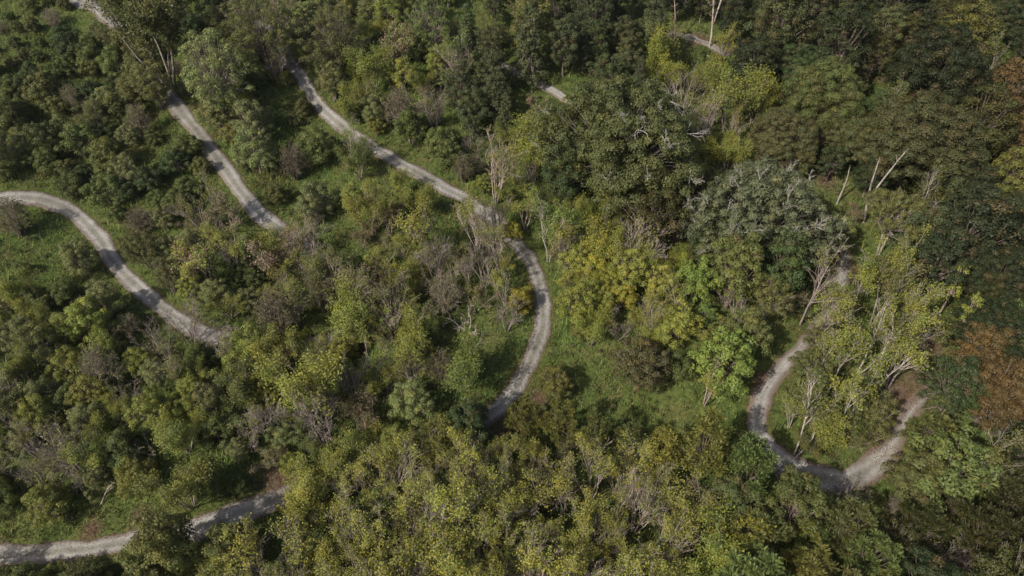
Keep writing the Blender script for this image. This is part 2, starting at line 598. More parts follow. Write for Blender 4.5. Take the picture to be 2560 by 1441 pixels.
def branch(rng, wood, p, d, L, r, lvl, P, tips):
    n = 4 if lvl < 2 else 3
    pts, dirs = [p], [d]
    step = L / n
    for i in range(n):
        d = unit(d + rng.normal(0, P['wander'], 3) + UP * P['up'][min(lvl, len(P['up']) - 1)])
        p = p + d * step
        pts.append(p)
        dirs.append(d)
    rad = np.linspace(r, max(r * P.get('taper', 0.45), P['rmin']), n + 1)
    wood.tube(pts, rad, 5 if lvl == 0 else (4 if lvl == 1 else 3))
    if lvl >= P['levels']:
        tips.append((np.array(pts), d))
        return
    lo = P['from'][lvl]
    for i in range(P['kids'][lvl]):
        fr = lo + (1 - lo) * (i + rng.random()) / P['kids'][lvl]
        x = fr * n
        k = min(n - 1, int(x))
        q = pts[k] + (pts[k + 1] - pts[k]) * (x - k)
        ax = rng.normal(size=3)
        side = unit(np.cross(dirs[k + 1], ax))
        an = P['angle'][lvl] * rng.uniform(0.6, 1.3)
        nd = unit(dirs[k + 1] * math.cos(an) + side * math.sin(an))
        branch(rng, wood, q, nd, L * P['ratio'][lvl] * rng.uniform(0.65, 1.25) * (1.15 - 0.45 * fr), max(P['rmin'], (rad[k] * P.get('thin', 0.6))), lvl + 1, P, tips)


def finish(name, wood, leaves, material, R, hc, bark, dead=None):
    d = dict(name=name, wood=wood.mesh('trunk'), R=R, hc=hc, bark=bark)
    d['crown'] = leaves.mesh('crown', material) if leaves and leaves.c else None
    d['dead'] = [w_.mesh('dead_limb') for w_ in dead] if dead else []
    return d


def open_tree(seed, stems=4, H=7.0, spread=0.35, leafy=0.6, lean=(0, 0), leaf=(0.2, 0.15), material=None, per=5, kids=(5, 5, 3), bark=(0.25, 0.205, 0.175), up=(0.05, 0.1, 0.06), r0=0.085, sig=0.22, ratio=(0.5, 0.5, 0.5), name='young_tree', angle=(0.5, 0.6, 0.7), start=0.35, topleaf=0.4, thin=0.6, rmin=0.012):
    """several slender stems fanning up from one stool, twigs in view, leaves in loose tufts"""
    rng = np.random.default_rng(seed)
    wood, tips = Wood(), []
    P = dict(levels=3, kids=kids, angle=angle, ratio=ratio, up=up, wander=0.13, rmin=rmin, thin=thin, **{'from': (start, 0.25, 0.2)})
    for s in range(stems):
        az = 2 * math.pi * (s + rng.random() * 0.7) / stems
        sp = spread * rng.uniform(0.5, 1.25) if stems > 1 else 0.04
        d = unit(np.array([math.cos(az) * sp + lean[0], math.sin(az) * sp + lean[1], 1.0]))
        b = np.array([math.cos(az) * 0.15, math.sin(az) * 0.15, -0.25]) if stems > 1 else np.array([0, 0, -0.25])
        branch(rng, wood, b, d, H * 0.72 * rng.uniform(0.75, 1.1), r0 * rng.uniform(0.75, 1.2), 0, P, tips)
    lv = Leaves(rng)
    allp = np.concatenate([t[0] for t in tips])
    zt = allp[:, 2].max()
    k = rng.normal(size=(5, 3)) * 1.3
    for pts, d in tips:
        c = pts[-1]
        patch = 0.5 + 0.22 * sum(math.sin(float(k[i] @ c) + i * 1.7) for i in range(5))
        pr = leafy + topleaf * (c[2] / zt - 0.6) + (patch - 0.5) * 0.9
        if pr < rng.random() * 0.9:
            continue
        m = max(2, int(rng.poisson(per)))
        q = pts[rng.integers(1, len(pts), m)] + rng.normal(0, sig, (m, 3))
        nn = unit(rng.normal(size=(m, 3)) + UP * 1.1 + unit(q - np.array([0, 0, zt * 0.5])) * 0.6)
        lv.add(q, nn, leaf[0], leaf[1], np.clip(patch + rng.normal(0, 0.12), 0, 1))
    R = float(np.percentile(np.hypot(allp[:, 0] - allp[:, 0].mean(), allp[:, 1] - allp[:, 1].mean()), 88))
    return finish(name, wood, lv, material or LEAF, R, float(np.percentile(allp[:, 2], 52)), bark)


def mass_tree(seed, H=5.0, R=2.4, base=0.6, puffs=40, pr=0.7, leaf=(0.2, 0.15), shape='dome', stems=3, cover=1.0, material=None, bark=(0.15, 0.12, 0.10), name='shrub', dead=0, droop=0.0, gap=0.9, twigs=0, rough=0.16, r0=0.1, flat=0.75, fronds=False, vary=0.4):
    """crown of many leaf clumps held on limbs, with gaps between the clumps"""
    rng = np.random.default_rng(seed)
    wood = Wood()
    lv = Leaves(rng)
    cen = []
    tries = 0
    lob = [(rng.uniform(0, 6.28), rng.uniform(0.1, 0.22), k) for k in (2, 3, 5)]
    while len(cen) < puffs and tries < puffs * 60:
        tries += 1
        az = rng.uniform(0, 2 * math.pi)
        if shape == 'dome':
            cz = rng.uniform(-0.25, 1.0)
        elif shape == 'cone':
            cz = rng.uniform(-0.6, 1.0)
        else:
            cz = rng.uniform(-0.75, 1.0)
        sr = math.sqrt(max(0, 1 - cz * cz))
        lobe = 1 + sum(a_ * math.sin(k_ * az + p_) for p_, a_, k_ in lob) * (sr ** 0.5)
        rr = rng.uniform(0.72, 1.0) if rng.random() < 0.8 else rng.uniform(0.3, 0.7)
        if shape == 'cone':
            tz = (cz + 0.6) / 1.6
            q = np.array([math.cos(az), math.sin(az), 0]) * (R - pr * 0.5) * (1.05 - tz) * rr * lobe + UP * (base + (H - base) * tz)
        else:
            q = np.array([math.cos(az) * sr * (R - pr * 0.6) * lobe, math.sin(az) * sr * (R - pr * 0.6) * lobe, 0]) * rr
            zc, zh = base + (H - base) * (0.35 if shape == 'dome' else 0.5), (H - base) * (0.65 if shape == 'dome' else 0.5)
            q[2] = zc + cz * rr * (zh - pr * 0.3)
        q += rng.normal(0, rough * pr, 3)
        if all((q - c_) @ (q - c_) > (pr * gap) ** 2 for c_ in cen):
            cen.append(q)
    cen = np.array(cen)
    mid = np.array([0, 0, base + (H - base) * 0.3])
    tops = []
    for s in range(stems):
        az = 2 * math.pi * (s + rng.random() * 0.5) / stems
        k = R * 0.22 if stems > 1 else 0.05
        e = np.array([math.cos(az) * k, math.sin(az) * k, base + (H - base) * 0.45])
        b = np.array([math.cos(az) * 0.12 * (stems > 1), math.sin(az) * 0.12 * (stems > 1), -0.3])
        m_ = (b + e) / 2 + rng.normal(0, 0.12, 3) * np.array([1, 1, 0.2])
        wood.tube([b, (b + m_) / 2, m_, e], [r0 * 1.25, r0, r0 * 0.85, r0 * 0.6], 6)
        tops.append((b, m_, e))
    for q in cen:
        b, m_, e = tops[int(np.argmin([np.hypot(*(q - e_)[:2]) + rng.random() * 0.5 for _, _, e_ in tops]))]
        a0 = m_ + (e - m_) * rng.random()
        k = a0 + (q - a0) * 0.5 + np.array([0, 0, -0.08]) * np.linalg.norm(q - a0) + rng.normal(0, 0.1, 3)
        wood.tube([a0, k, q], [r0 * 0.42, r0 * 0.28, 0.018], 4)
        for _ in range(twigs):
            dd = unit(q - mid + rng.normal(0, 0.6, 3) * R * 0.4)
            wood.tube([k + (q - k) * rng.random(), q + dd * pr * rng.uniform(0.3, 0.8), q + dd * pr * rng.uniform(0.9, 1.35)], [0.025, 0.016, 0.008], 3)
    for q in cen:
        p_r = pr * rng.uniform(1 - vary, 1 + vary)
        m = max(6, int(cover * 13.0 * p_r * p_r / (leaf[0] * leaf[1]) * rng.uniform(0.75, 1.2)))
        out = unit(q - mid)
        d = unit(rng.normal(size=(m, 3)) + UP * 0.75 + out * 0.55)
        rad = p_r * (0.55 + 0.5 * rng.random(m) ** 0.6)
        c = q + d * rad[:, None] * np.array([1, 1, flat]) 
        if droop:
            c[:, 2] -= droop * (np.hypot(d[:, 0], d[:, 1]) ** 2) * p_r
        nn = unit(d + rng.normal(0, 0.34, (m, 3)))
        if fronds:
            d = unit(d * np.array([1, 1, 0.55]) + rng.normal(0, 0.12, (m, 3)))
            c = q + d * (p_r * rng.uniform(0.25, 0.85, m))[:, None] - UP * 0.12 * p_r
            nn = unit(np.cross(d, np.cross(UP + rng.normal(0, 0.25, (m, 3)), d)))
            lv.ax.append(d)
        else:
            lv.ax.append(np.full((m, 3), np.nan))
        lv.add(c, nn, leaf[0], leaf[1], np.clip(rng.normal(0.5, 0.2), 0, 1))
    dw = None
    if dead:
        dw = []
        P = dict(levels=2, kids=(5, 4), angle=(0.6, 0.7), ratio=(0.6, 0.55), up=(0.06, 0.03, 0.0), wander=0.26, rmin=0.012, thin=0.65, **{'from': (0.25, 0.2)})
        top = cen[np.linalg.norm((cen - mid) / np.array([R, R, H - base]), axis=1) > 0.55]
        for _ in range(dead):
            q = top[rng.integers(len(top))]
            o_ = unit(q - mid)
            p0 = q - o_ * pr * 0.3
            dw.append(Wood())
            branch(rng, dw[-1], p0, unit(o_ + rng.normal(0, 0.55, 3) + UP * 0.3), rng.uniform(1.1, 2.6), rng.uniform(0.022, 0.055), 0, P, [])
    hc = base + (H - base) * (0.5 if shape != 'dome' else 0.55)
    return finish(name, wood, lv, material or LEAF, R, hc, bark, dw)


def thicket(seed, H=3.0, R=1.7, n=110, leafy=0.12, bark=(0.195, 0.165, 0.128), leaf=(0.14, 0.1), name='twig_thicket', material=None):
    """a mound of fine bare arching stems"""
    rng = np.random.default_rng(seed)
    wood = Wood()
    lv = Leaves(rng)
    for i in range(n):
        az = rng.uniform(0, 2 * math.pi)
        sp = math.sqrt(rng.random()) * 0.95
        o_ = np.array([math.cos(az), math.sin(az), 0])
        b = o_ * R * 0.2 * rng.random() - UP * 0.15
        e = o_ * R * sp + UP * H * math.sqrt(max(0.08, 1 - sp * sp)) * rng.uniform(0.75, 1.08)
        m_ = (b + e) / 2 + UP * H * 0.18 + rng.normal(0, 0.12, 3)
        wood.tube([b, m_, e], [0.03, 0.022, 0.01], 3)
        for k in range(5):
            t_ = rng.uniform(0.45, 1.0)
            q = m_ + (e - m_) * t_
            d = unit(rng.normal(size=3) + o_ * 0.7 + UP * 0.5)
            L = rng.uniform(0.25, 0.7) * R / 1.7
            x1 = q + d * L * 0.5 + rng.normal(0, 0.03, 3)
            x2 = q + d * L + rng.normal(0, 0.06, 3)
            wood.tube([q, x1, x2], [0.014, 0.011, 0.008], 3)
            if rng.random() < leafy:
                m = int(rng.integers(2, 6))
                c = x2 + rng.normal(0, 0.12, (m, 3))
                lv.add(c, unit(rng.normal(size=(m, 3)) + UP), leaf[0], leaf[1], rng.random())
    return finish(name, wood, lv, material or LEAF, R, H * 0.5, bark)


def snag(seed, L=7.0, r=0.3, lean=(0.1, 0.0), stubs=4, bark=(0.33, 0.29, 0.245), twin=None):
    """a dead broken trunk with stubs"""
    rng = np.random.default_rng(seed)
    wood = Wood()

    def stem(b, d, L, r, stubs):
        pts = [b]
        for i in range(6):
            d = unit(d + rng.normal(0, 0.05, 3))
            pts.append(pts[-1] + d * L / 6)
        rad = np.linspace(r, r * 0.45, 7) * rng.uniform(0.9, 1.1, 7)
        wood.tube(pts, rad, 7)
        wood.tube([pts[-1] - d * 0.05, pts[-1] + d * 0.35 + rng.normal(0, 0.06, 3), pts[-1] + d * 0.6], [rad[-1] * 0.9, rad[-1] * 0.45, 0.02], 5)
        for i in range(stubs):
            k = rng.integers(2, 6)
            s_ = unit(np.cross(d, rng.normal(size=3)))
            dd = unit(s_ + d * 0.5)
            ln = rng.uniform(0.5, 1.5)
            q = pts[k]
            wood.tube([q, q + dd * ln * 0.5 + rng.normal(0, 0.05, 3), q + unit(dd + UP * 0.4) * ln], [rad[k] * 0.5, rad[k] * 0.4, rad[k] * 0.22], 5)
        return pts

    pts = stem(np.array([0, 0, -0.3]), unit(np.array([lean[0], lean[1], 1.0])), L, r, stubs)
    if twin:
        stem(pts[2], unit(np.array([twin[0], twin[1], 1.0])), L * 0.8, r * 0.85, 2)
    return finish('dead_snag', wood, None, None, 1.0, L * 0.55, bark)


# ---------------------------------------------------------------- kinds of tree, each with a few prototypes
SPECIES = {}
SPECIES['locust'] = [open_tree(100 + i, stems=4 + i % 3, H=9.5, spread=0.19, leafy=0.22, per=9, leaf=(0.2, 0.15), r0=0.1, topleaf=1.0, bark=(0.29, 0.24, 0.205)) for i in range(5)]
SPECIES['upright'] = [open_tree(520 + i, stems=6 + i % 3, H=10.0, spread=0.17, leafy=0.06, per=12, leaf=(0.18, 0.135), r0=0.08, topleaf=1.6, kids=(4, 4, 3), angle=(0.28, 0.4, 0.55), up=(0.07, 0.14, 0.1), bark=(0.34, 0.285, 0.245), thin=0.62, rmin=0.012) for i in range(5)]
SPECIES['locust_gold'] = [open_tree(120 + i, stems=3 + i % 3, H=9.2, spread=0.17, leafy=0.5, per=11, topleaf=0.9, leaf=(0.2, 0.15), material=LEAF_GOLD, r0=0.1) for i in range(5)]
SPECIES['locust_full'] = [open_tree(140 + i, stems=4 + i % 3, H=7.2, spread=0.36, leafy=1.0, per=22, leaf=(0.17, 0.125), sig=0.3) for i in range(4)]
SPECIES['pink'] = [open_tree(160 + i, stems=4, H=6.2, spread=0.45, leafy=0.7, per=11, leaf=(0.18, 0.14), material=LEAF_PINK, angle=(0.6, 0.7, 0.8)) for i in range(3)]
SPECIES['bare'] = [open_tree(180 + i, stems=4 + i, H=6.8, spread=0.42, leafy=-0.05, per=4, kids=(6, 5, 4), leaf=(0.16, 0.12), bark=(0.245, 0.205, 0.18), angle=(0.6, 0.7, 0.8), name='bare_tree') for i in range(3)]
SPECIES['slim'] = [open_tree(200 + i, stems=1 + i % 2, H=11.5, spread=0.13, leafy=0.42, per=11, kids=(10, 5, 3), r0=0.095, leaf=(0.2, 0.15), bark=(0.30, 0.265, 0.235), ratio=(0.34, 0.5, 0.5), start=0.4, angle=(0.5, 0.6, 0.7), topleaf=0.7) for i in range(4)]
SPECIES['sage'] = [mass_tree(220 + i, H=5.0, R=2.3, base=0.3, puffs=74, pr=0.48, cover=0.66, stems=4, twigs=2, shape='dome', leaf=(0.15, 0.105), gap=0.85, name='shrub', bark=(0.24, 0.20, 0.175)) for i in range(4)]
SPECIES['shrub'] = [mass_tree(240 + i, H=3.3, R=1.9, base=0.1, puffs=54, pr=0.48, cover=0.74, stems=4, twigs=2, leaf=(0.14, 0.10), gap=0.8, shape='dome') for i in range(4)]
SPECIES['fuzzy'] = [mass_tree(260 + i, H=7.5, R=2.7, base=0.8, puffs=80, pr=0.6, cover=0.42, stems=4, twigs=4, leaf=(0.16, 0.11), gap=0.75, shape='oval', name='shrub', bark=(0.2, 0.165, 0.14)) for i in range(3)]
SPECIES['dark'] = [mass_tree(280 + i, H=9.5, R=3.0, base=1.0, puffs=95, pr=0.66, cover=0.72, stems=1, leaf=(0.19, 0.14), shape='oval', gap=0.9, name='broadleaf_tree', r0=0.2, material=LEAF_RUST) for i in range(4)]
SPECIES['cedar'] = [mass_tree(300 + i, H=9.5, R=2.4, base=0.4, puffs=100, pr=0.55, cover=0.62, stems=1, leaf=(0.22, 0.13), shape='cone' if i % 2 else 'oval', gap=0.85, name='cedar_tree', r0=0.16) for i in range(4)]
SPECIES['oak'] = [mass_tree(320 + i, H=13.5, R=7.5, base=2.5, puffs=240, pr=1.1, cover=0.58, stems=1, leaf=(0.22, 0.16), shape='dome', gap=1.0, rough=0.26, name='oak_tree', r0=0.42, bark=(0.10, 0.088, 0.074), vary=0.32, material=LEAF_RUST, flat=0.65) for i in range(3)]
SPECIES['oak_dead'] = [mass_tree(340 + i, H=14.5, R=8.5, base=2.2, puffs=(380, 520)[i], pr=(1.0, 0.85)[i], cover=0.62, stems=1, leaf=(0.24, 0.17), shape='dome', gap=0.85, rough=0.26, name='oak_tree', r0=0.46, bark=(0.10, 0.088, 0.074), vary=0.3, dead=(40, 75)[i], flat=0.6) for i in range(2)]
SPECIES['plume'] = [mass_tree(360 + i, H=8.5, R=2.8, base=1.6, puffs=60, pr=0.72, cover=0.46, stems=2, leaf=(0.31, 0.11), shape='dome', gap=0.85, fronds=True, name='sumac_tree', material=LEAF_GOLD if i == 3 else LEAF, r0=0.12) for i in range(4)]
SPECIES['bigleaf'] = [mass_tree(380 + i, H=6.6, R=2.9, base=0.7, puffs=74, pr=0.58, cover=0.72, stems=3, leaf=(0.23, 0.15), shape='dome', gap=0.95, droop=0.25, name='broadleaf_tree') for i in range(2)]
SPECIES['thicket'] = [thicket(400 + i, H=3.3 + 0.6 * i, R=1.7, leafy=0.35 + 0.18 * i) for i in range(3)]
SPECIES['umbrella'] = [mass_tree(420, H=10.5, R=4.6, base=4.8, puffs=130, pr=0.6, cover=0.7, stems=2, twigs=3, leaf=(0.17, 0.12), shape='dome', gap=0.85, name='forked_tree', r0=0.17, bark=(0.33, 0.285, 0.245))]
SPECIES['bigsage'] = [mass_tree(425, H=12.0, R=4.7, base=1.0, puffs=190, pr=0.6, cover=0.5, stems=3, twigs=1, leaf=(0.21, 0.15), shape='oval', gap=0.9, rough=0.3, r0=0.16, bark=(0.26, 0.22, 0.19))]
SPECIES['bigfuzzy'] = [mass_tree(426 + i, H=11.0, R=4.6, base=1.2, puffs=170, pr=0.66, cover=0.36, stems=4, twigs=4, leaf=(0.17, 0.12), shape='oval', gap=0.8, rough=0.25, r0=0.15, bark=(0.22, 0.18, 0.155)) for i in range(2)]
SPECIES['multi'] = [open_tree(430, stems=6, H=12.0, spread=0.36, leafy=1.0, per=24, kids=(6, 5, 4), r0=0.13, leaf=(0.24, 0.18), bark=(0.25, 0.22, 0.19), start=0.5, ratio=(0.42, 0.5, 0.5), name='forked_tree')]
SPECIES['leaner'] = [open_tree(440, stems=2, H=15.5, spread=0.05, leafy=-0.02, per=5, kids=(8, 4, 3), r0=0.11, lean=(0.1, 0.02), bark=(0.22, 0.185, 0.16), ratio=(0.34, 0.5, 0.5), angle=(0.4, 0.5, 0.6), name='bare_tree')]
SPECIES['fallen'] = [open_tree(450, stems=5, H=3.6, spread=1.1, leafy=-0.3, per=3, kids=(4, 4, 3), r0=0.09, bark=(0.36, 0.31, 0.26), up=(-0.02, -0.02, 0.0), angle=(0.6, 0.7, 0.7), name='bare_tree')]
SPECIES['snag_a'] = [snag(460, L=6.0, r=0.13, lean=(0.03, 0), stubs=2)]
SPECIES['snag_b'] = [snag(461, L=8.8, r=0.16, lean=(-0.2, 0), stubs=8, twin=(0.12, 0.05), bark=(0.31, 0.28, 0.245))]
SPECIES['snag_c'] = [snag(462, L=10.0, r=0.17, lean=(0.0, 0), stubs=8, bark=(0.42, 0.36, 0.3), twin=(0.15, 0.1))]
SPECIES['snag_d'] = [snag(463, L=10.0, r=0.12, lean=(0.02, 0), stubs=7, bark=(0.36, 0.28, 0.22))]
SPECIES['limb'] = [open_tree(470, stems=1, H=6.0, spread=0, leafy=0.05, per=4, kids=(3, 3, 2), r0=0.1, lean=(1.1, 0.5), up=(0.0, 0.1, 0.06), bark=(0.36, 0.31, 0.26), start=0.5, ratio=(0.35, 0.5, 0.5), name='leaning_tree')]
SPECIES['vine'] = [mass_tree(480, H=7.5, R=0.9, base=0.5, puffs=34, pr=0.4, cover=0.6, stems=1, leaf=(0.2, 0.15), shape='oval', gap=0.7, name='vine_clad_trunk', r0=0.13, bark=(0.3, 0.25, 0.2))]
SPECIES['mound'] = [mass_tree(490, H=3.6, R=1.7, base=0.0, puffs=44, pr=0.5, cover=0.8, stems=1, leaf=(0.17, 0.14), shape='oval', gap=0.75, name='vine_mound', r0=0.1)]

# leaf colours (surface albedo; the last row has shade painted in)
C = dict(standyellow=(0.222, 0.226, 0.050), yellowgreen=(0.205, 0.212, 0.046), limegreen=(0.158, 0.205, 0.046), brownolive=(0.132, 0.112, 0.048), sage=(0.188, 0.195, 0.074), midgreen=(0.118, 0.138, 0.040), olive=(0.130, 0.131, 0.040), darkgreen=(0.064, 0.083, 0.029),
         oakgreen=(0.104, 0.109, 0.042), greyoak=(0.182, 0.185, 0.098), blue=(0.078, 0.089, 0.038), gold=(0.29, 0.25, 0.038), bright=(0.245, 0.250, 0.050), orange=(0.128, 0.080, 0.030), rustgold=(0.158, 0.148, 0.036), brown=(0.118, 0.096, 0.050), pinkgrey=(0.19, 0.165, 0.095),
         shadedgreen=(0.036, 0.046, 0.017), shadedblue=(0.042, 0.050, 0.022), shadedolive=(0.066, 0.066, 0.019))  # leaf greens darkened to paint in the dimness of the right and top
CWORD = dict(brownolive='brownish olive', standyellow='pale yellow-green', yellowgreen='yellow-green', limegreen='lime-green', sage='grey-green', midgreen='mid-green', olive='olive', darkgreen='dark green', oakgreen='deep olive-green', greyoak='greyish green', blue='blue-green', gold='golden yellow', bright='bright yellow-green', orange='rusty orange', rustgold='ochre', brown='reddish brown', pinkgrey='pinkish', shadedgreen='shade-darkened green', shadedblue='shade-darkened blue-green', shadedolive='dark olive')

# what grows in each class of ground: (kind, colour, crown radius m, weight)
MIX = {
    'L': [('locust', 'yellowgreen', (1.5, 2.3), 5), ('locust_gold', 'yellowgreen', (1.5, 2.3), 4), ('locust', 'olive', (1.4, 2.2), 3), ('locust_full', 'yellowgreen', (1.8, 2.6), 3), ('bare', 'olive', (1.5, 2.4), 1.3), ('sage', 'yellowgreen', (1.6, 2.3), 2.5), ('pink', 'olive', (1.3, 1.9), 1.2), ('locust_full', 'midgreen', (1.4, 2.1), 1.3)],
    'N': [('upright', 'standyellow', (1.5, 2.1), 8), ('upright', 'yellowgreen', (1.5, 2.1), 4), ('locust', 'standyellow', (1.4, 1.9), 1.5), ('locust_gold', 'standyellow', (1.4, 1.9), 1.5)],
    'K': [('locust', 'standyellow', (1.5, 2.2), 4), ('locust_gold', 'standyellow', (1.5, 2.2), 4), ('locust_full', 'standyellow', (1.8, 2.4), 3), ('upright', 'standyellow', (1.4, 2.0), 4)],
    'H': [('slim', 'yellowgreen', (1.4, 1.9), 5), ('slim', 'olive', (1.4, 1.9), 2), ('locust', 'yellowgreen', (1.4, 1.9), 1.5), ('locust_full', 'olive', (1.5, 2.0), 1)],
    'S': [('sage', 'sage', (1.8, 2.7), 5), ('shrub', 'midgreen', (1.5, 2.4), 3), ('locust_full', 'yellowgreen', (1.6, 2.4), 3), ('sage', 'yellowgreen', (1.7, 2.5), 3), ('pink', 'sage', (1.6, 2.2), 1.2), ('thicket', 'olive', (1.4, 2.0), 1.2), ('fuzzy', 'olive', (2.0, 2.6), 1)],
    'M': [('sage', 'sage', (1.8, 2.7), 5), ('locust_full', 'yellowgreen', (1.6, 2.4), 4), ('locust', 'sage', (1.6, 2.3), 3), ('bare', 'sage', (1.5, 2.3), 1.3), ('shrub', 'midgreen', (1.4, 2.2), 2), ('sage', 'yellowgreen', (1.7, 2.4), 3)],
    'D': [('shrub', 'olive', (1.8, 2.9), 4), ('shrub', 'midgreen', (1.7, 2.8), 4), ('fuzzy', 'olive', (2.0, 2.8), 3), ('shrub', 'darkgreen', (1.7, 2.8), 3), ('thicket', 'olive', (1.6, 2.2), 0.4), ('sage', 'sage', (1.8, 2.4), 1.2)],
    'B': [('cedar', 'blue', (1.8, 2.8), 5), ('dark', 'darkgreen', (2.4, 3.2), 4), ('dark', 'blue', (2.2, 3.0), 3), ('dark', 'oakgreen', (2.2, 3.0), 2.5), ('sage', 'olive', (1.8, 2.6), 0.8)],
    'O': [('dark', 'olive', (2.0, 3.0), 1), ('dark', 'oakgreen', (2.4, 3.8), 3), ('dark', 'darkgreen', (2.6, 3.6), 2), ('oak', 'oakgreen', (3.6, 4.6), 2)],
    'R': [('dark', 'midgreen', (2.0, 2.8), 0.7), ('dark', 'shadedolive', (2.2, 3.2), 1.5), ('dark', 'shadedgreen', (2.2, 3.8), 4), ('dark', 'shadedblue', (2.4, 3.6), 3), ('dark', 'oakgreen', (2.4, 3.4), 1.5), ('oak', 'darkgreen', (3.4, 4.4), 2), ('slim', 'olive', (1.4, 1.9), 0.6), ('fuzzy', 'shadedolive', (2.2, 3.0), 1)],  # dark wood; its darkest leaf colours hold painted shade
    'Q': [('plume', 'shadedolive', (2.0, 3.0), 4), ('plume', 'midgreen', (2.0, 2.8), 1.2), ('dark', 'shadedgreen', (2.2, 3.2), 3), ('fuzzy', 'shadedolive', (2.0, 2.8), 1.5), ('bare', 'olive', (1.5, 2.2), 0.5)],  # E's mix for the far edge, partly with shade painted into the leaves
    'Y': [('locust_full', 'bright', (1.8, 2.6), 5), ('locust_gold', 'bright', (1.6, 2.3), 3), ('sage', 'bright', (1.8, 2.5), 3), ('sage', 'limegreen', (1.7, 2.5), 2.5), ('locust', 'bright', (1.4, 2.0), 2)],
    'E': [('plume', 'olive', (2.0, 3.0), 5), ('plume', 'rustgold', (2.0, 2.8), 2), ('plume', 'midgreen', (2.0, 3.0), 3), ('dark', 'darkgreen', (2.2, 3.0), 1.6), ('bigleaf', 'olive', (1.8, 2.6), 1)],
    'C': [('dark', 'orange', (2.2, 3.0), 2), ('dark', 'rustgold', (2.2, 3.0), 1), ('dark', 'darkgreen', (2.2, 3.2), 3)],
    'T': [('thicket', 'olive', (1.4, 2.2), 3), ('bare', 'olive', (1.5, 2.3), 3), ('pink', 'sage', (1.5, 2.2), 2), ('sage', 'sage', (1.5, 2.3), 2.5)],
    'W': [('shrub', 'olive', (0.9, 1.5), 3), ('thicket', 'olive', (0.9, 1.5), 0.5), ('shrub', 'midgreen', (0.9, 1.5), 2)],
    'G': [('shrub', 'midgreen', (0.6, 1.1), 2), ('locust_full', 'yellowgreen', (0.8, 1.2), 1)],
    'P': [],
}

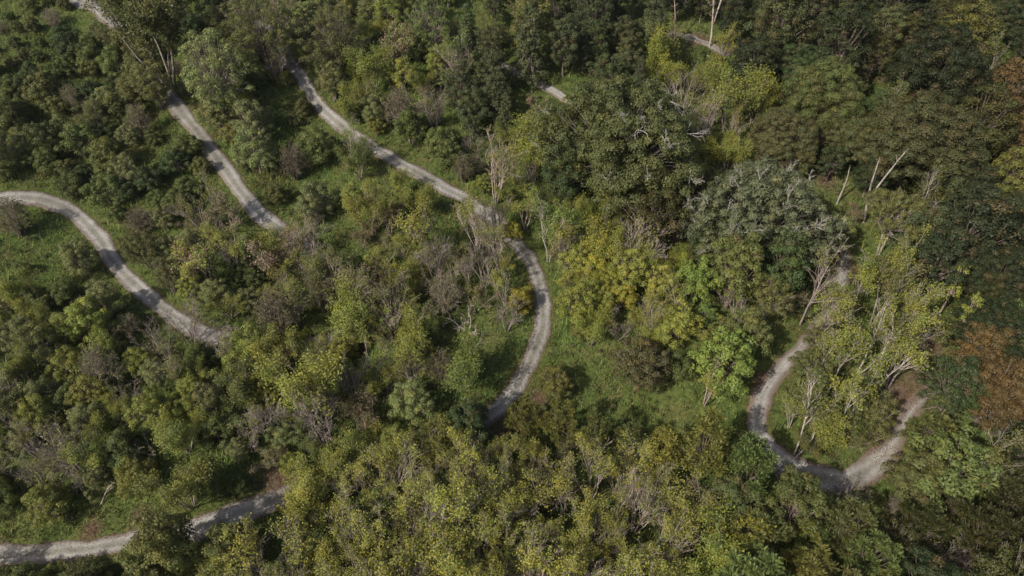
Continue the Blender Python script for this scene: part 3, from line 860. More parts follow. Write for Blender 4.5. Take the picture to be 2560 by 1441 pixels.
# ---------------------------------------------------------------- named trees: kind, colour, crown centre and radius as seen, label, how others refer to it
HEROES = [
    ('oak_dead', 0, 'oakgreen', 1560, 350, 185, 'huge round dark oak with bleached dead branches poking from its top', 'the bleached-top oak'),
    ('oak_dead', 1, 'greyoak', 1905, 520, 165, 'large greyish oak covered all over in pale dead twigs', 'the pale-twigged oak'),
    ('oak', 0, 'oakgreen', 2300, 325, 138, 'broad dark oak with a lumpy crown standing behind the broken snags', 'the lumpy broad oak'),
    ('oak', 1, 'midgreen', 2060, 235, 105, 'lighter green domed oak rising upslope of the pale-twigged oak', 'the light domed oak'),
    ('oak', 2, 'shadedgreen', 2340, 170, 120, 'dense dark oak upslope of the lumpy broad oak', 'the uppermost dark oak'),
    ('oak', 1, 'oakgreen', 2140, 330, 85, 'olive oak squeezed between the light domed oak and the lumpy oak', None),
    ('oak', 2, 'oakgreen', 1960, 330, 90, 'deep green oak behind the pale-twigged oak and beside the yellow thicket', None),
    ('dark', 0, 'rustgold', 2425, 80, 72, 'ochre-yellow tree at the top edge among dark oaks', 'the ochre treetop'),
    ('dark', 1, 'orange', 2452, 878, 58, 'small rusty orange tree beside the shaded end of the eastern path', 'the small orange tree'),
    ('dark', 2, 'orange', 2500, 970, 80, 'biggest rusty orange tree overhanging the shaded path end', 'the big orange tree'),
    ('dark', 3, 'orange', 2530, 225, 62, 'orange-brown tree far upslope beside leaning bare trunks', 'the upper orange tree'),
    ('dark', 0, 'rustgold', 2530, 440, 60, 'mustard-tinged tree beside the lumpy broad oak', None),
    ('leaner', 0, 'olive', 2070, 630, 55, 'tall slender leaning bare tree beside the eastern path', 'the leaning bare tree'),
    ('snag_a', 0, 'olive', 2112, 455, 18, 'short pale broken snag standing alone', 'the short snag'),
    ('snag_b', 0, 'olive', 2192, 475, 22, 'tall forked bleached snag with broken stubs', 'the forked snag'),
    ('umbrella', 0, 'olive', 2245, 520, 85, 'forked tree with pale trunk and brownish umbrella crown below the snag', 'the umbrella-crowned tree'),
    ('dark', 1, 'blue', 2310, 615, 62, 'round blue-green tree beside the umbrella-crowned tree', 'the round blue-green tree'),
    ('dark', 2, 'shadedblue', 2430, 570, 100, 'large blue-green tree with bulging crown in the shaded wood', 'the bulging blue-green tree'),
    ('dark', 3, 'shadedblue', 2340, 660, 70, 'blue-green tree just downslope of the bulging blue-green tree', None),
    ('oak', 0, 'shadedgreen', 2510, 690, 90, 'dark olive tree at the shaded edge of the wood', None),
    ('oak', 2, 'shadedgreen', 2510, 820, 75, 'dark green tree upslope of the big orange tree', None),
    ('vine', 0, 'bright', 2385, 715, 28, 'trunk wrapped in yellow-green vine in the dark wood', 'the vine-wrapped trunk'),
    ('vine', 0, 'yellowgreen', 2425, 785, 26, 'second vine-wrapped leaning trunk further downslope', None),
    ('slim', 0, 'yellowgreen', 2115, 730, 48, 'slim pale-stemmed tree leaning over the veiled stretch of path', 'the slim pale tree'),
    ('slim', 1, 'yellowgreen', 2175, 680, 40, 'slim yellow-tipped tree beside the bare path gap', None),
    ('slim', 2, 'olive', 2245, 720, 55, 'slim half-bare tree with grey forked top', 'the grey forked tree'),
    ('slim', 3, 'yellowgreen', 2190, 830, 50, 'slim yellow-leaved tree in the middle of the hairpin stand', None),
    ('slim', 0, 'yellowgreen', 2120, 860, 45, 'slim yellow tree at the hairpin stand\'s path side', None),
    ('slim', 1, 'yellowgreen', 2240, 870, 45, 'slim leaning tree facing the shaded grass verge', None),
    ('slim', 2, 'yellowgreen', 2180, 950, 45, 'slim yellow tree low in the hairpin stand', None),
    ('sage', 1, 'olive', 2042, 915, 52, 'bushy olive tree at the inner edge of the hairpin', 'the bushy hairpin tree'),
    ('locust_full', 1, 'yellowgreen', 2060, 1060, 58, 'wide yellow-green tree filling the inside of the hairpin bend', 'the inner hairpin tree'),
    ('locust_full', 2, 'olive', 2155, 1070, 48, 'olive tree over the grass inside the hairpin bend', None),
    ('locust', 0, 'yellowgreen', 1995, 1010, 36, 'thin sapling leaning over the hairpin bend\'s sunny gravel', None),
    ('slim', 3, 'yellowgreen', 2135, 1000, 40, 'slim yellow tree upslope of the inner hairpin tree', None),
    ('bigleaf', 0, 'limegreen', 1820, 890, 82, 'bright lime-green rounded tree with large leaves above the clearing', 'the lime rounded tree'),
    ('bigleaf', 1, 'limegreen', 1745, 700, 62, 'tall bright green tree with yellowing side', 'the tall bright tree'),
    ('sage', 2, 'bright', 1700, 800, 58, 'yellow-tinged tree downslope of the tall bright tree', None),
    ('shrub', 0, 'gold', 1485, 668, 38, 'golden yellow shrub topmost of the gold pair', 'the upper golden shrub'),
    ('shrub', 1, 'gold', 1555, 735, 42, 'golden yellow shrub lower of the gold pair', 'the lower golden shrub'),
    ('shrub', 2, 'gold', 1303, 745, 38, 'vivid yellow bush hanging over the inner edge of the main bend', 'the vivid yellow bush'),
    ('shrub', 3, 'gold', 1283, 575, 25, 'small yellow sprig bush at the upper start of the main bend', 'the yellow sprig bush'),
    ('shrub', 1, 'rustgold', 1450, 832, 20, 'tiny orange-yellow bush beside the main bend', None),
    ('bare', 0, 'yellowgreen', 1550, 800, 42, 'small white-barked tree with bare spreading branches', 'the white-barked tree'),
    ('slim', 1, 'limegreen', 1375, 540, 34, 'thin light tree standing on shaded grass outside the main bend', 'the thin grass-side tree'),
    ('locust_full', 1, 'limegreen', 1165, 905, 58, 'round yellow-green tree alone on the grass inside the main bend', 'the round grass tree'),
    ('sage', 1, 'rustgold', 1388, 948, 46, 'small brownish-yellow tree at the outer foot of the main bend', 'the small brown-yellow tree'),
    ('locust', 2, 'rustgold', 1238, 400, 58, 'twiggy brownish tree beside the straight grass verge', 'the twiggy brown tree'),
    ('locust_full', 2, 'midgreen', 890, 385, 44, 'leafy green tree beside the middle of the straight path', 'the path-side green tree'),
    ('locust', 3, 'limegreen', 868, 335, 30, 'light sapling whose leaves veil the straight path', None),
    ('mound', 0, 'midgreen', 1125, 385, 33, 'vine-smothered rounded green bush on the verge', 'the vine-smothered bush'),
    ('locust_full', 0, 'bright', 1402, 308, 36, 'bright yellow-green tree touching the bleached-top oak', 'the bright oak-side tree'),
    ('locust_full', 1, 'yellowgreen', 1330, 365, 52, 'round yellow-green tree downslope of the upper shaded path', 'the round yellow-green tree'),
    ('locust_full', 1, 'bright', 1655, 112, 46, 'yellow tree in front of the topmost bit of path', 'the topmost yellow tree'),
    ('locust_gold', 2, 'bright', 1812, 105, 26, 'small yellow tree at the end of the topmost path', None),
    ('locust_full', 3, 'bright', 1840, 225, 62, 'large yellow-leaved tree in the pale upper thicket', 'the large yellow tree'),
    ('locust_full', 0, 'bright', 1892, 258, 48, 'yellow tree with fanned pale stems beside the dark oak', None),
    ('bare', 1, 'bright', 1720, 200, 50, 'pale bare many-stemmed tree in the upper yellow thicket', 'the pale upper thicket'),
    ('bare', 2, 'bright', 1775, 260, 42, 'bare grey-stemmed tree downslope of the pale upper thicket', None),
    ('locust_full', 2, 'bright', 1830, 380, 46, 'yellow tree wedged between the two dead-branched oaks', 'the wedged yellow tree'),
    ('snag_c', 0, 'olive', 1790, 30, 22, 'tall forked pale trunk standing above the topmost path', 'the tall pale trunk'),
    ('snag_d', 0, 'olive', 1697, 25, 20, 'tall thin brown trunk standing above the topmost path', None),
    ('multi', 0, 'olive', 370, 35, 105, 'big olive-gold tree with many fanned pale trunks over the path', 'the many-trunked tree'),
    ('bigsage', 0, 'sage', 532, 175, 92, 'tall pale sunlit tree beside the upper shaded path', 'the pale sunlit tree'),
    ('bigfuzzy', 0, 'olive', 655, 85, 84, 'fuzzy twiggy olive tree at the head of the straight path', 'the fuzzy olive tree'),
    ('bigfuzzy', 1, 'olive', 835, 90, 78, 'second fuzzy olive tree downslope of the top edge', 'the second fuzzy tree'),
    ('bigsage', 0, 'midgreen', 1075, 60, 70, 'broad mid-green tree beside the pink-dotted tree', None),
    ('pink', 0, 'sage', 985, 95, 70, 'grey-green tree dotted with pink seed clusters near the top edge', 'the pink-dotted tree'),
    ('pink', 1, 'pinkgrey', 560, 520, 58, 'pinkish tree beside the upper straight path', 'the pinkish path-side tree'),
    ('pink', 2, 'pinkgrey', 690, 640, 55, 'half-bare pinkish tree at the foot of the upper straight path', 'the half-bare pink tree'),
    ('pink', 0, 'yellowgreen', 500, 650, 50, 'rounded dull tree with bare dark centre between two paths', None),
    ('bare', 0, 'pinkgrey', 455, 800, 58, 'grey bare tree arching over the hidden stretch of path', 'the grey arching tree'),
    ('bare', 1, 'pinkgrey', 390, 845, 52, 'grey bare tree leaning downslope beside its arching twin', None),
    ('thicket', 1, 'olive', 255, 930, 55, 'grey twiggy thicket in the lower wood', 'the grey thicket'),
    ('thicket', 0, 'brown', 350, 552, 40, 'russet-brown twiggy shrub beside the looping path', 'the russet shrub'),
    ('locust_full', 3, 'bright', 760, 935, 80, 'large yellow-green tree at the edge of the lower wood', 'the large lower tree'),
    ('bare', 2, 'yellowgreen', 800, 1040, 62, 'bare-branched grey tree downslope of the large lower tree', 'the lower grey tree'),
    ('dark', 0, 'olive', 400, 1368, 88, 'dark gold-green bushy tree overhanging the lowest path', 'the lowest bushy tree'),
    ('plume', 1, 'rustgold', 1760, 1115, 70, 'olive-gold tree casting shade at the clearing\'s lower edge', 'the clearing-edge tree'),
    ('plume', 2, 'midgreen', 1870, 1180, 80, 'green feathery tree beside the shaded hairpin gravel', 'the feathery hairpin tree'),
    ('plume', 0, 'rustgold', 1310, 1045, 48, 'olive-gold shrubby tree at the hidden end of the main bend', 'the bend-end shrub'),
    ('plume', 1, 'rustgold', 1400, 1055, 42, 'rounded golden-olive bush beside the clearing\'s shade', None),
    ('plume', 2, 'olive', 1180, 1020, 45, 'olive bush just inside the lower main bend', None),
    ('bigleaf', 0, 'midgreen', 2375, 1165, 105, 'large-leaved bright green tree in the dark lower wood', 'the large-leaved tree'),
    ('bare', 1, 'olive', 2500, 1045, 52, 'grey twiggy tree below the big orange tree', 'the grey twiggy tree'),
    ('thicket', 0, 'brown', 2245, 1270, 34, 'brown dead thicket in the dark wood below the hairpin', 'the brown dead thicket'),
    ('sage', 3, 'brownolive', 1610, 905, 68, 'wide reddish-brown shrub above the clearing', 'the wide brown shrub'),
    ('fallen', 0, 'olive', 1170, 800, 55, 'grey arching dead branches sprawled inside the main bend', 'the sprawled dead branches'),
    ('limb', 0, 'yellowgreen', 220, 1240, 40, 'pale crooked trunk leaning over the lower grass', 'the crooked leaning trunk'),
    ('bare', 2, 'sage', 165, 1120, 60, 'dark bare tree leaning out of the lower wood', 'the leaning dark tree'),
    ('fallen', 0, 'sage', 360, 1110, 50, 'grey sprawling dead branches in the lower wood', None),
    ('thicket', 0, 'olive', 1115, 740, 60, 'dense grey-brown twigs in the middle of the inner wood', 'the inner twig mass'),
    ('bare', 0, 'olive', 1210, 640, 60, 'tall grey bare tree veiling the upper main bend', 'the veiling bare tree'),
    ('bare', 1, 'yellowgreen', 1215, 560, 55, 'bare tree with few yellow tips over the hidden path', None),
    ('bare', 2, 'yellowgreen', 1600, 600, 58, 'pale bare tree amid yellow crowns below the bleached-top oak', 'the pale mid-slope tree'),
    ('bare', 0, 'brown', 1850, 745, 45, 'brown bare shrub with dark hollow beneath it', 'the hollow brown shrub'),
    ('fuzzy', 2, 'olive', 1930, 740, 52, 'olive fuzzy shrub beside the leaning bare tree', None),
    ('sage', 3, 'olive', 1870, 830, 62, 'olive shrub spread behind the lime rounded tree', None),
    ('bigleaf', 1, 'midgreen', 510, 1180, 42, 'smooth green bush casting shade on the grass', 'the smooth green bush'),
    ('locust', 1, 'yellowgreen', 1420, 1200, 52, 'bare-stemmed tree with small yellow top in the lower stand', 'the bare-stemmed tree'),
    ('locust', 0, 'yellowgreen', 1210, 1240, 50, 'grey-stemmed tree in the middle of the lower stand', 'the grey-stemmed tree'),
    ('locust_gold', 3, 'yellowgreen', 1090, 1350, 55, 'yellowest tree at the bottom of the lower stand', 'the yellowest stand tree'),
    ('locust_full', 0, 'yellowgreen', 800, 1300, 62, 'full yellow-green tree at the lower stand\'s path side', 'the full stand tree'),
    ('locust', 2, 'olive', 1600, 1260, 62, 'leaning fan of bare stems at the edge of the lower stand', 'the leaning stem fan'),
    ('locust_gold', 1, 'yellowgreen', 950, 1130, 46, 'yellow tree at the upper edge of the lower stand', 'the upper stand tree'),
    ('locust_gold', 2, 'yellowgreen', 640, 1380, 52, 'yellow tree beside the lowest bushy tree', None),
    ('plume', 3, 'olive', 1880, 1340, 75, 'golden plumed tree near the bottom edge of the wood', 'the golden plumed tree'),
    ('plume', 0, 'olive', 2120, 1310, 70, 'olive plumed tree downslope of the hairpin', 'the olive plumed tree'),
    ('plume', 2, 'shadedolive', 2480, 1330, 80, 'dark plumed tree at the bottom corner of the wood', 'the corner plumed tree'),
    ('dark', 3, 'olive', 1985, 1265, 78, 'tall olive tree whose shade falls across the hairpin gravel', 'the shading olive tree'),
    ('dark', 1, 'oakgreen', 1830, 1255, 66, 'deep green tree downslope of the feathery hairpin tree', None),
    ('dark', 2, 'olive', 2290, 1200, 62, 'olive tree outside the shaded right end of the hairpin', None),
    ('plume', 3, 'rustgold', 1655, 1130, 55, 'golden-olive tree at the shaded corner of the clearing', 'the shaded-corner tree'),
    ('plume', 1, 'olive', 1570, 1095, 44, 'small olive tree at the shaded lower rim of the clearing', None),
    ('plume', 0, 'olive', 1485, 1085, 48, 'olive tree between the rounded golden-olive bush and the clearing rim', None),
    ('sage', 1, 'midgreen', 1195, 165, 42, 'green tree covering the gap in the upper shaded path', None),
    ('dark', 0, 'shadedolive', 2450, 320, 78, 'dark olive tree on the far side of the lumpy broad oak', None),
    ('locust', 1, 'yellowgreen', 2078, 765, 46, 'yellow-tufted tree veiling the upper stretch of the eastern path', None),
    ('slim', 0, 'yellowgreen', 2085, 830, 44, 'slim yellow tree on the path side below the veiled stretch', None),
    ('fuzzy', 1, 'olive', 2185, 1035, 55, 'fuzzy olive tree shading the right arm of the hairpin', None),
    ('plume', 1, 'olive', 2325, 1085, 60, 'olive plumed tree leaning over the right arm of the hairpin', None),
    ('sage', 0, 'midgreen', 2355, 1015, 40, 'green shrub half covering the right arm of the hairpin', None),
    ('sage', 3, 'midgreen', 60, 1462, 58, 'green shrub at the bottom edge shading the lowest path', None),
    ('plume', 2, 'olive', 205, 1455, 56, 'olive tree at the bottom edge beside the lowest bushy tree', None),
    ('dark', 0, 'olive', 560, 1372, 62, 'dense olive tree shading the lower visible stretch of path', None),
    ('locust_full', 0, 'standyellow', 735, 1225, 54, 'pale leafy tree where the lower shaded path goes into hiding', None),
    ('locust_full', 1, 'standyellow', 820, 1175, 50, 'pale leafy tree above the full stand tree', None),
    ('locust_full', 2, 'yellowgreen', 905, 1118, 50, 'leafy tree covering the hidden path above the upper stand tree', None),
    ('sage', 1, 'yellowgreen', 985, 1095, 46, 'yellow-green shrub at the top rim of the lower stand', None),
    ('bare', 0, 'yellowgreen', 565, 845, 44, 'pale bare tree veiling the hidden middle of the looping path', None),
    ('locust_full', 3, 'yellowgreen', 685, 880, 48, 'leafy tree at the shaded last glimpse of the looping path', None),
    ('bare', 2, 'pinkgrey', 750, 605, 46, 'pale bare tree veiling the foot of the upper straight path', None),
    ('dark', 1, 'olive', -30, 1530, 78, 'dense olive tree at the bottom corner below the lowest path', None),
    ('dark', 2, 'olive', 95, 1545, 78, 'dense olive tree just below the frame shading the lowest path', None),
    ('fuzzy', 2, 'olive', 2105, 1045, 54, 'tall fuzzy olive tree in the middle of the hairpin', None),
    ('fuzzy', 0, 'olive', 2170, 990, 50, 'fuzzy olive tree upslope of its tall neighbour inside the hairpin', None),
    ('upright', 0, 'yellowgreen', 1190, 528, 46, 'thin upright tree with yellow tips veiling the main path above its bend', None),
    ('upright', 2, 'yellowgreen', 1250, 592, 44, 'second upright yellow-tipped tree veiling the path beside the yellow sprig bush', None),
    ('bare', 1, 'olive', 530, 842, 48, 'grey bare tree between the grey arching tree and the red-brown twig mass', None),
    ('sage', 0, 'gold', 1522, 702, 34, 'golden shrub squeezed between the upper and lower gold pair', None),
    ('locust_full', 2, 'bright', 1642, 640, 48, 'bright yellow-green tree beside the pale mid-slope tree', None),
    ('locust_full', 1, 'bright', 1502, 606, 46, 'bright yellow-green tree upslope of the upper golden shrub', None),
    ('sage', 2, 'standyellow', 1445, 645, 40, 'pale yellow-green shrub between the main bend and the upper golden shrub', None),
    ('locust_gold', 1, 'bright', 1420, 700, 38, 'yellow-tinged young tree on the verge outside the main bend', None),
    ('locust_full', 0, 'bright', 1715, 180, 44, 'yellow-green tree just upslope of the pale upper thicket', None),
    ('upright', 1, 'bright', 1698, 245, 42, 'upright pale-stemmed yellow tree beside the bleached-top oak', None),
    ('upright', 3, 'bright', 1762, 300, 42, 'upright yellow-tipped tree downslope of the large yellow tree', None),
    ('locust_full', 3, 'bright', 1925, 225, 40, 'yellow-green tree between the large yellow tree and the light domed oak', None),
    ('sage', 2, 'olive', 2052, 842, 42, 'olive shrub leaning over the upper arm of the hairpin', None),
    ('sage', 1, 'olive', 22, 1448, 44, 'olive shrub at the bottom corner beside the lowest path', None),
    ('sage', 0, 'yellowgreen', 135, 1446, 40, 'yellow-green shrub at the bottom edge below the lowest path', None),
    ('shrub', 2, 'olive', 255, 1432, 36, 'small olive shrub tucked beside the lowest bushy tree', None),
    ('bare', 1, 'rustgold', 2125, 1225, 44, 'half-bare ochre tree overhanging the hairpin\'s lowest gravel', 'the half-bare ochre tree'),
    ('slim', 2, 'olive', 2500, 140, 40, 'pale slim leaning trunk between the dark oak and the orange tree', None),
    ('cedar', 1, 'blue', 1325, 110, 52, 'pointed blue-green cedar above the upper shaded path', 'the pointed cedar'),
    ('dark', 2, 'olive', 1330, 60, 60, 'dense dark tree at the top edge above the pointed cedar', None),
    ('locust', 1, 'limegreen', 1150, 130, 40, 'light slender tree at the edge of the cedar wood', 'the slender cedar-edge tree'),
    ('thicket', 2, 'olive', 800, 720, 58, 'grey veil of bare twigs over the hidden path turn', 'the twig veil'),
    ('pink', 2, 'pinkgrey', 870, 700, 45, 'pinkish seed-tufted tree by the hidden path turn', 'the pink-tufted tree'),
    ('thicket', 2, 'brown', 690, 790, 55, 'reddish-brown twig mass above the hidden path turn', 'the red-brown twig mass'),
    ('thicket', 1, 'olive', 30, 545, 45, 'grey twig mass below the looping path', 'the loop twig mass'),
    ('sage', 2, 'sage', 195, 640, 48, 'grey-green shrub leaning over the looping path', 'the loop-side shrub'),
    ('shrub', 0, 'midgreen', 790, 360, 48, 'leafy rounded shrub between the two straight paths', 'the rounded mid-verge shrub'),
    ('thicket', 1, 'brown', 735, 410, 38, 'brown bush on the weedy strip between the straight paths', 'the weedy brown bush'),
    ('thicket', 2, 'brown', 1000, 270, 42, 'grey-brown brush on the grass beside the straight path', 'the verge brush'),
]

BARKS = {'locust': None}
NAMES = dict(bigsage='leafy_tree', bigfuzzy='fuzzy_tree', locust='young_tree', upright='upright_tree', locust_gold='young_tree', locust_full='leafy_tree', pink='seed_tufted_tree', bare='bare_tree', slim='slender_tree', sage='tall_shrub', shrub='shrub', fuzzy='fuzzy_tree', dark='broadleaf_tree', cedar='cedar_tree', oak='oak_tree', oak_dead='oak_tree', plume='plumed_tree', bigleaf='large_leaved_tree', thicket='twig_thicket', umbrella='forked_tree', multi='forked_tree', leaner='bare_tree', fallen='dead_branches', snag_a='dead_snag', snag_b='dead_snag', snag_c='dead_snag', snag_d='dead_snag', limb='leaning_tree', vine='vine_clad_trunk', mound='vine_mound')
CATS = dict(sage='shrub', shrub='shrub', thicket='shrub', mound='bush', fallen='dead tree', snag_a='dead tree', snag_b='dead tree', snag_c='dead tree', snag_d='dead tree', vine='tree')
GROUPS = dict(bigsage='leafy young trees on the slope', bigfuzzy='fuzzy olive trees', upright='bare-stemmed trees of the lower stand', locust='young sparse trees on the slope', locust_gold='young sparse trees on the slope', locust_full='leafy young trees on the slope', pink='trees with pink seed tufts', bare='bare grey trees', slim='slender pale-stemmed trees', sage='tall loose shrubs', shrub='low leafy shrubs', fuzzy='fuzzy olive trees', dark='dense broadleaf trees in the wood', cedar='cedars of the upper wood', oak='oaks of the wood', oak_dead='oaks of the wood', plume='plumed trees of the lower wood', bigleaf='large-leaved trees', thicket='twiggy thickets', snag_a='dead snags', snag_b='dead snags', snag_c='dead snags', snag_d='dead snags', vine='vine-wrapped trunks')
LOOK = dict(upright='bare-stemmed {c} tufted tree', locust='sparse {c} young tree', locust_gold='gold-flecked {c} young tree', locust_full='leafy {c} young tree', pink='{c} tree with pinkish seed tufts', bare='bare grey twiggy tree', slim='slim pale-stemmed {c} tree', sage='loose {c} tall shrub', shrub='compact {c} shrub', fuzzy='fuzzy {c} tree', dark='dense {c} broadleaf tree', cedar='dense {c} cedar', oak='domed {c} oak', plume='plumed {c} tree', bigleaf='large-leaved {c} tree', thicket='bare brown twig thicket')

protos_used = set()
placed = []                                   # (px, py, radius px, x, y, radius m, label)
rnd = random.Random(5)


def plant(kind, var, cname, px, py, rpx=None, rm=None, label=None, rot=None, stretch=1.0):
    pr = SPECIES[kind][var % len(SPECIES[kind])]
    s = 1.0
    zst = 1.45 if label and any(k_ in label for k_ in ('casting shade', 'shaded corner', 'lower rim', 'golden-olive bush', 'clearing rim')) else 1.0
    xy, dep = pick(px, py, pr['hc'])
    for _ in range(4):
        r = rm if rm else rpx * dep / FPX
        s = min(1.4, max(0.55, r / pr['R']))
        if kind.startswith('snag') or kind in ('vine', 'leaner', 'limb', 'slim'):
            s = 1.15 if kind == 'leaner' else 1.0
        xy, dep = pick(px, py, pr['hc'] * s * zst)
    x, y = float(xy[0]), float(xy[1])
    root = bpy.data.objects.new(NAMES[kind], None)
    root.empty_display_size = 0.3
    col.objects.link(root)
    root.location = (x, y, float(ground_z(x, y)))
    fixed = kind.startswith('snag') or kind in ('leaner', 'limb', 'umbrella')
    root.rotation_euler = (0, 0, 0 if fixed else rnd.uniform(0, 6.283))
    root.scale = (s * rnd.uniform(0.94, 1.06), s * rnd.uniform(0.94, 1.06), s * zst * rnd.uniform(0.92, 1.1))
    root['label'] = label or 'tree'
    root['category'] = CATS.get(kind, 'tree')
    if kind in GROUPS:
        root['group'] = GROUPS[kind]
    jit = [rnd.uniform(0.91, 1.09) for _ in range(3)]
    g = rnd.uniform(0.82, 1.18)
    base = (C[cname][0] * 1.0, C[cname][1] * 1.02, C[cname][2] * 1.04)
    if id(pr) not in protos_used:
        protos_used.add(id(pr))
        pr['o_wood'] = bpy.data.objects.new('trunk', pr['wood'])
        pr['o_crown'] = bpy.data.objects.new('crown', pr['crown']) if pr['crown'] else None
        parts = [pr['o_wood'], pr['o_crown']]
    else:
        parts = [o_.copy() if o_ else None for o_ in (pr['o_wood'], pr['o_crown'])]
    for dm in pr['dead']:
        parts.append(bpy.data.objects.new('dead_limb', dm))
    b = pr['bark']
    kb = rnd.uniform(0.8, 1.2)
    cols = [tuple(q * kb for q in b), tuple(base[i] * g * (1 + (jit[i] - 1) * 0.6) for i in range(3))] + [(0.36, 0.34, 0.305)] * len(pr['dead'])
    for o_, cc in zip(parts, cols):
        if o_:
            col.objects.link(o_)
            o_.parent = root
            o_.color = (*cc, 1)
    for o_ in parts[2:]:
        o_['label'] = 'bleached leafless dead branch'
    rp = (s * pr['R']) * FPX / dep
    placed.append((px, py, rp, x, y, s * pr['R'], pr['hc'] * s * zst))
    return root


landmarks = []
for kind, var, cname, px, py, rpx, label, lm in HEROES:
    plant(kind, var, cname, px, py, rpx=rpx, label=label)
    if lm:
        landmarks.append((lm, px, py))
landmarks += [('the looping path', 120, 505), ('the grass clearing', 1600, 1010), ('the main bend', 1358, 800), ('the topmost path', 1740, 100), ('the upper straight path', 590, 460), ('the lowest path', 120, 1385), ('the upper shaded path', 1300, 190), ('the sunny hairpin gravel', 1895, 1040), ('the lower shaded path', 590, 1285)]

thin = []
for (kind, var, cname, px, py, rpx, label, lm), q in zip(HEROES, placed):
    if kind.startswith('snag') or kind in ('leaner', 'umbrella', 'slim', 'limb', 'fallen', 'vine') or 'white-barked' in label or 'arching tree' in label or 'thin light' in label or 'bare-stemmed' in label or 'sapling' in label:
        z0 = float(ground_z(q[3], q[4]))
        for h in np.linspace(0.15, 1.9, 7):
            a_, b_, d_ = project(q[3], q[4], z0 + q[6] * h)
            thin.append((a_, b_, 10 if kind != 'slim' else 2, q[4]))
    elif kind in ('oak_dead', 'bigsage') or cname in ('orange', 'gold', 'bright', 'limegreen') or kind in ('mound', 'multi'):
        thin.append((px, py, q[2] * 0.75, q[4]))
vis_px = np.concatenate([vis_px, np.array(thin)])
used_labels = {h[6] for h in HEROES}


def make_label(kind, cname, px, py, size):
    look = LOOK[kind].format(c=CWORD[cname])
    near = sorted(landmarks, key=lambda q: math.hypot(q[1] - px, (q[2] - py)))[:9]
    opts = []
    A = near[0]
    dx, dy = px - A[1], py - A[2]
    d = math.hypot(dx, dy)
    for B in near[1:]:
        ex, ey = B[1] - px, B[2] - py
        e = math.hypot(ex, ey)
        if d > 0 and e < 420 and (dx * ex + dy * ey) / (d * e + 1e-6) > 0.35:
            opts.append(f'between {A[0]} and {B[0]}')
    if dy < -0.75 * d:
        opts.insert(0, f'just upslope of {A[0]}')
    elif dy > 0.75 * d:
        opts.insert(0, f'just downslope of {A[0]}')
    for Q in near[:5]:
        qy = py - Q[2]
        for Q2 in near[:7]:
            if Q2[0] != Q[0]:
                opts.append(f'{"upslope of" if qy < 0 else "downslope of"} {Q[0]}, near {Q2[0]}')
    for sz in ('', size + ' '):
        for o_ in opts:
            t_ = f'{sz}{look} {o_}'
            if t_ not in used_labels and len(t_.split()) <= 16:
                used_labels.add(t_)
                return t_
    t_ = f'{look} {opts[-1]}'
    return t_


# ---------------------------------------------------------------- the rest of the wood
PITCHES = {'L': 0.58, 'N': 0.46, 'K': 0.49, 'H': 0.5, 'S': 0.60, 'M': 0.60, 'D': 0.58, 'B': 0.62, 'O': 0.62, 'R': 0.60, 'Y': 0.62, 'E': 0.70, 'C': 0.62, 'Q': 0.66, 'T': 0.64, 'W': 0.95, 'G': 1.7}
KEEP = {'G': 0.25, 'W': 0.7}
n_fill = 0


def try_plant(px, py, c, k, gap_min, hide=False):
    global n_fill
    mix = MIX[c]
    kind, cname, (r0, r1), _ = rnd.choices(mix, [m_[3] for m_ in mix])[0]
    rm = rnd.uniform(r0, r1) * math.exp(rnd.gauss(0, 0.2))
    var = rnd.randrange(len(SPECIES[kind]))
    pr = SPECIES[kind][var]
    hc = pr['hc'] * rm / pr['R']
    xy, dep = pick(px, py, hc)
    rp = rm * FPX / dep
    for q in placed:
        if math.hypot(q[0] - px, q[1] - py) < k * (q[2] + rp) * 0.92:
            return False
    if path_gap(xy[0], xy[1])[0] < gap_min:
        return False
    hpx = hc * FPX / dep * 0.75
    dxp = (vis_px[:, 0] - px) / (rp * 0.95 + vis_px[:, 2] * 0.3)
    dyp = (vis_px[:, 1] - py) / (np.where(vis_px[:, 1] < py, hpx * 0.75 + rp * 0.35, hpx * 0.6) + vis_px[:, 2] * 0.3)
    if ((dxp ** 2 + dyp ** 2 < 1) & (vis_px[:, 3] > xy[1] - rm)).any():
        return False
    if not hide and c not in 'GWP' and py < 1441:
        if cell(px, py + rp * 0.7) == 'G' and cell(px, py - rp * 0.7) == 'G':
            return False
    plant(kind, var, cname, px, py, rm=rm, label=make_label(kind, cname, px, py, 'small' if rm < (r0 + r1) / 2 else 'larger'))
    n_fill += 1
    return True


# trees that stand in front of the stretches of path one cannot see
for key, wid, c3 in PATH_LINES:
    for i in range(2, len(c3) - 2, 2):
        if c3[i, 2] > 0.4:
            continue
        a, b, d = project(c3[i, 0], c3[i, 1], float(ground_z(c3[i, 0], c3[i, 1])))
        for t_ in range(18):
            px, py = a + rnd.uniform(-30, 30), b + rnd.uniform(-20, 30)
            c = cell(px, py)
            if c in 'PGW':
                c = cell(px + rnd.uniform(-90, 90), py + rnd.uniform(0, 90))
            if c in 'PGW':
                c = 'L' if py > 500 else 'S'
            if try_plant(px, py, c, 0.42, 0.3, True):
                break
print('cover', n_fill)
for k in range(7000):
    px, py = rnd.uniform(-70, 2630), rnd.uniform(-50, 1520)
    c = cell(px, py)
    if not MIX[c] or rnd.random() > KEEP.get(c, 1.0):
        continue
    try_plant(px, py, c, PITCHES[c], 0.9)
print('heroes', len(HEROES), 'fill', n_fill)
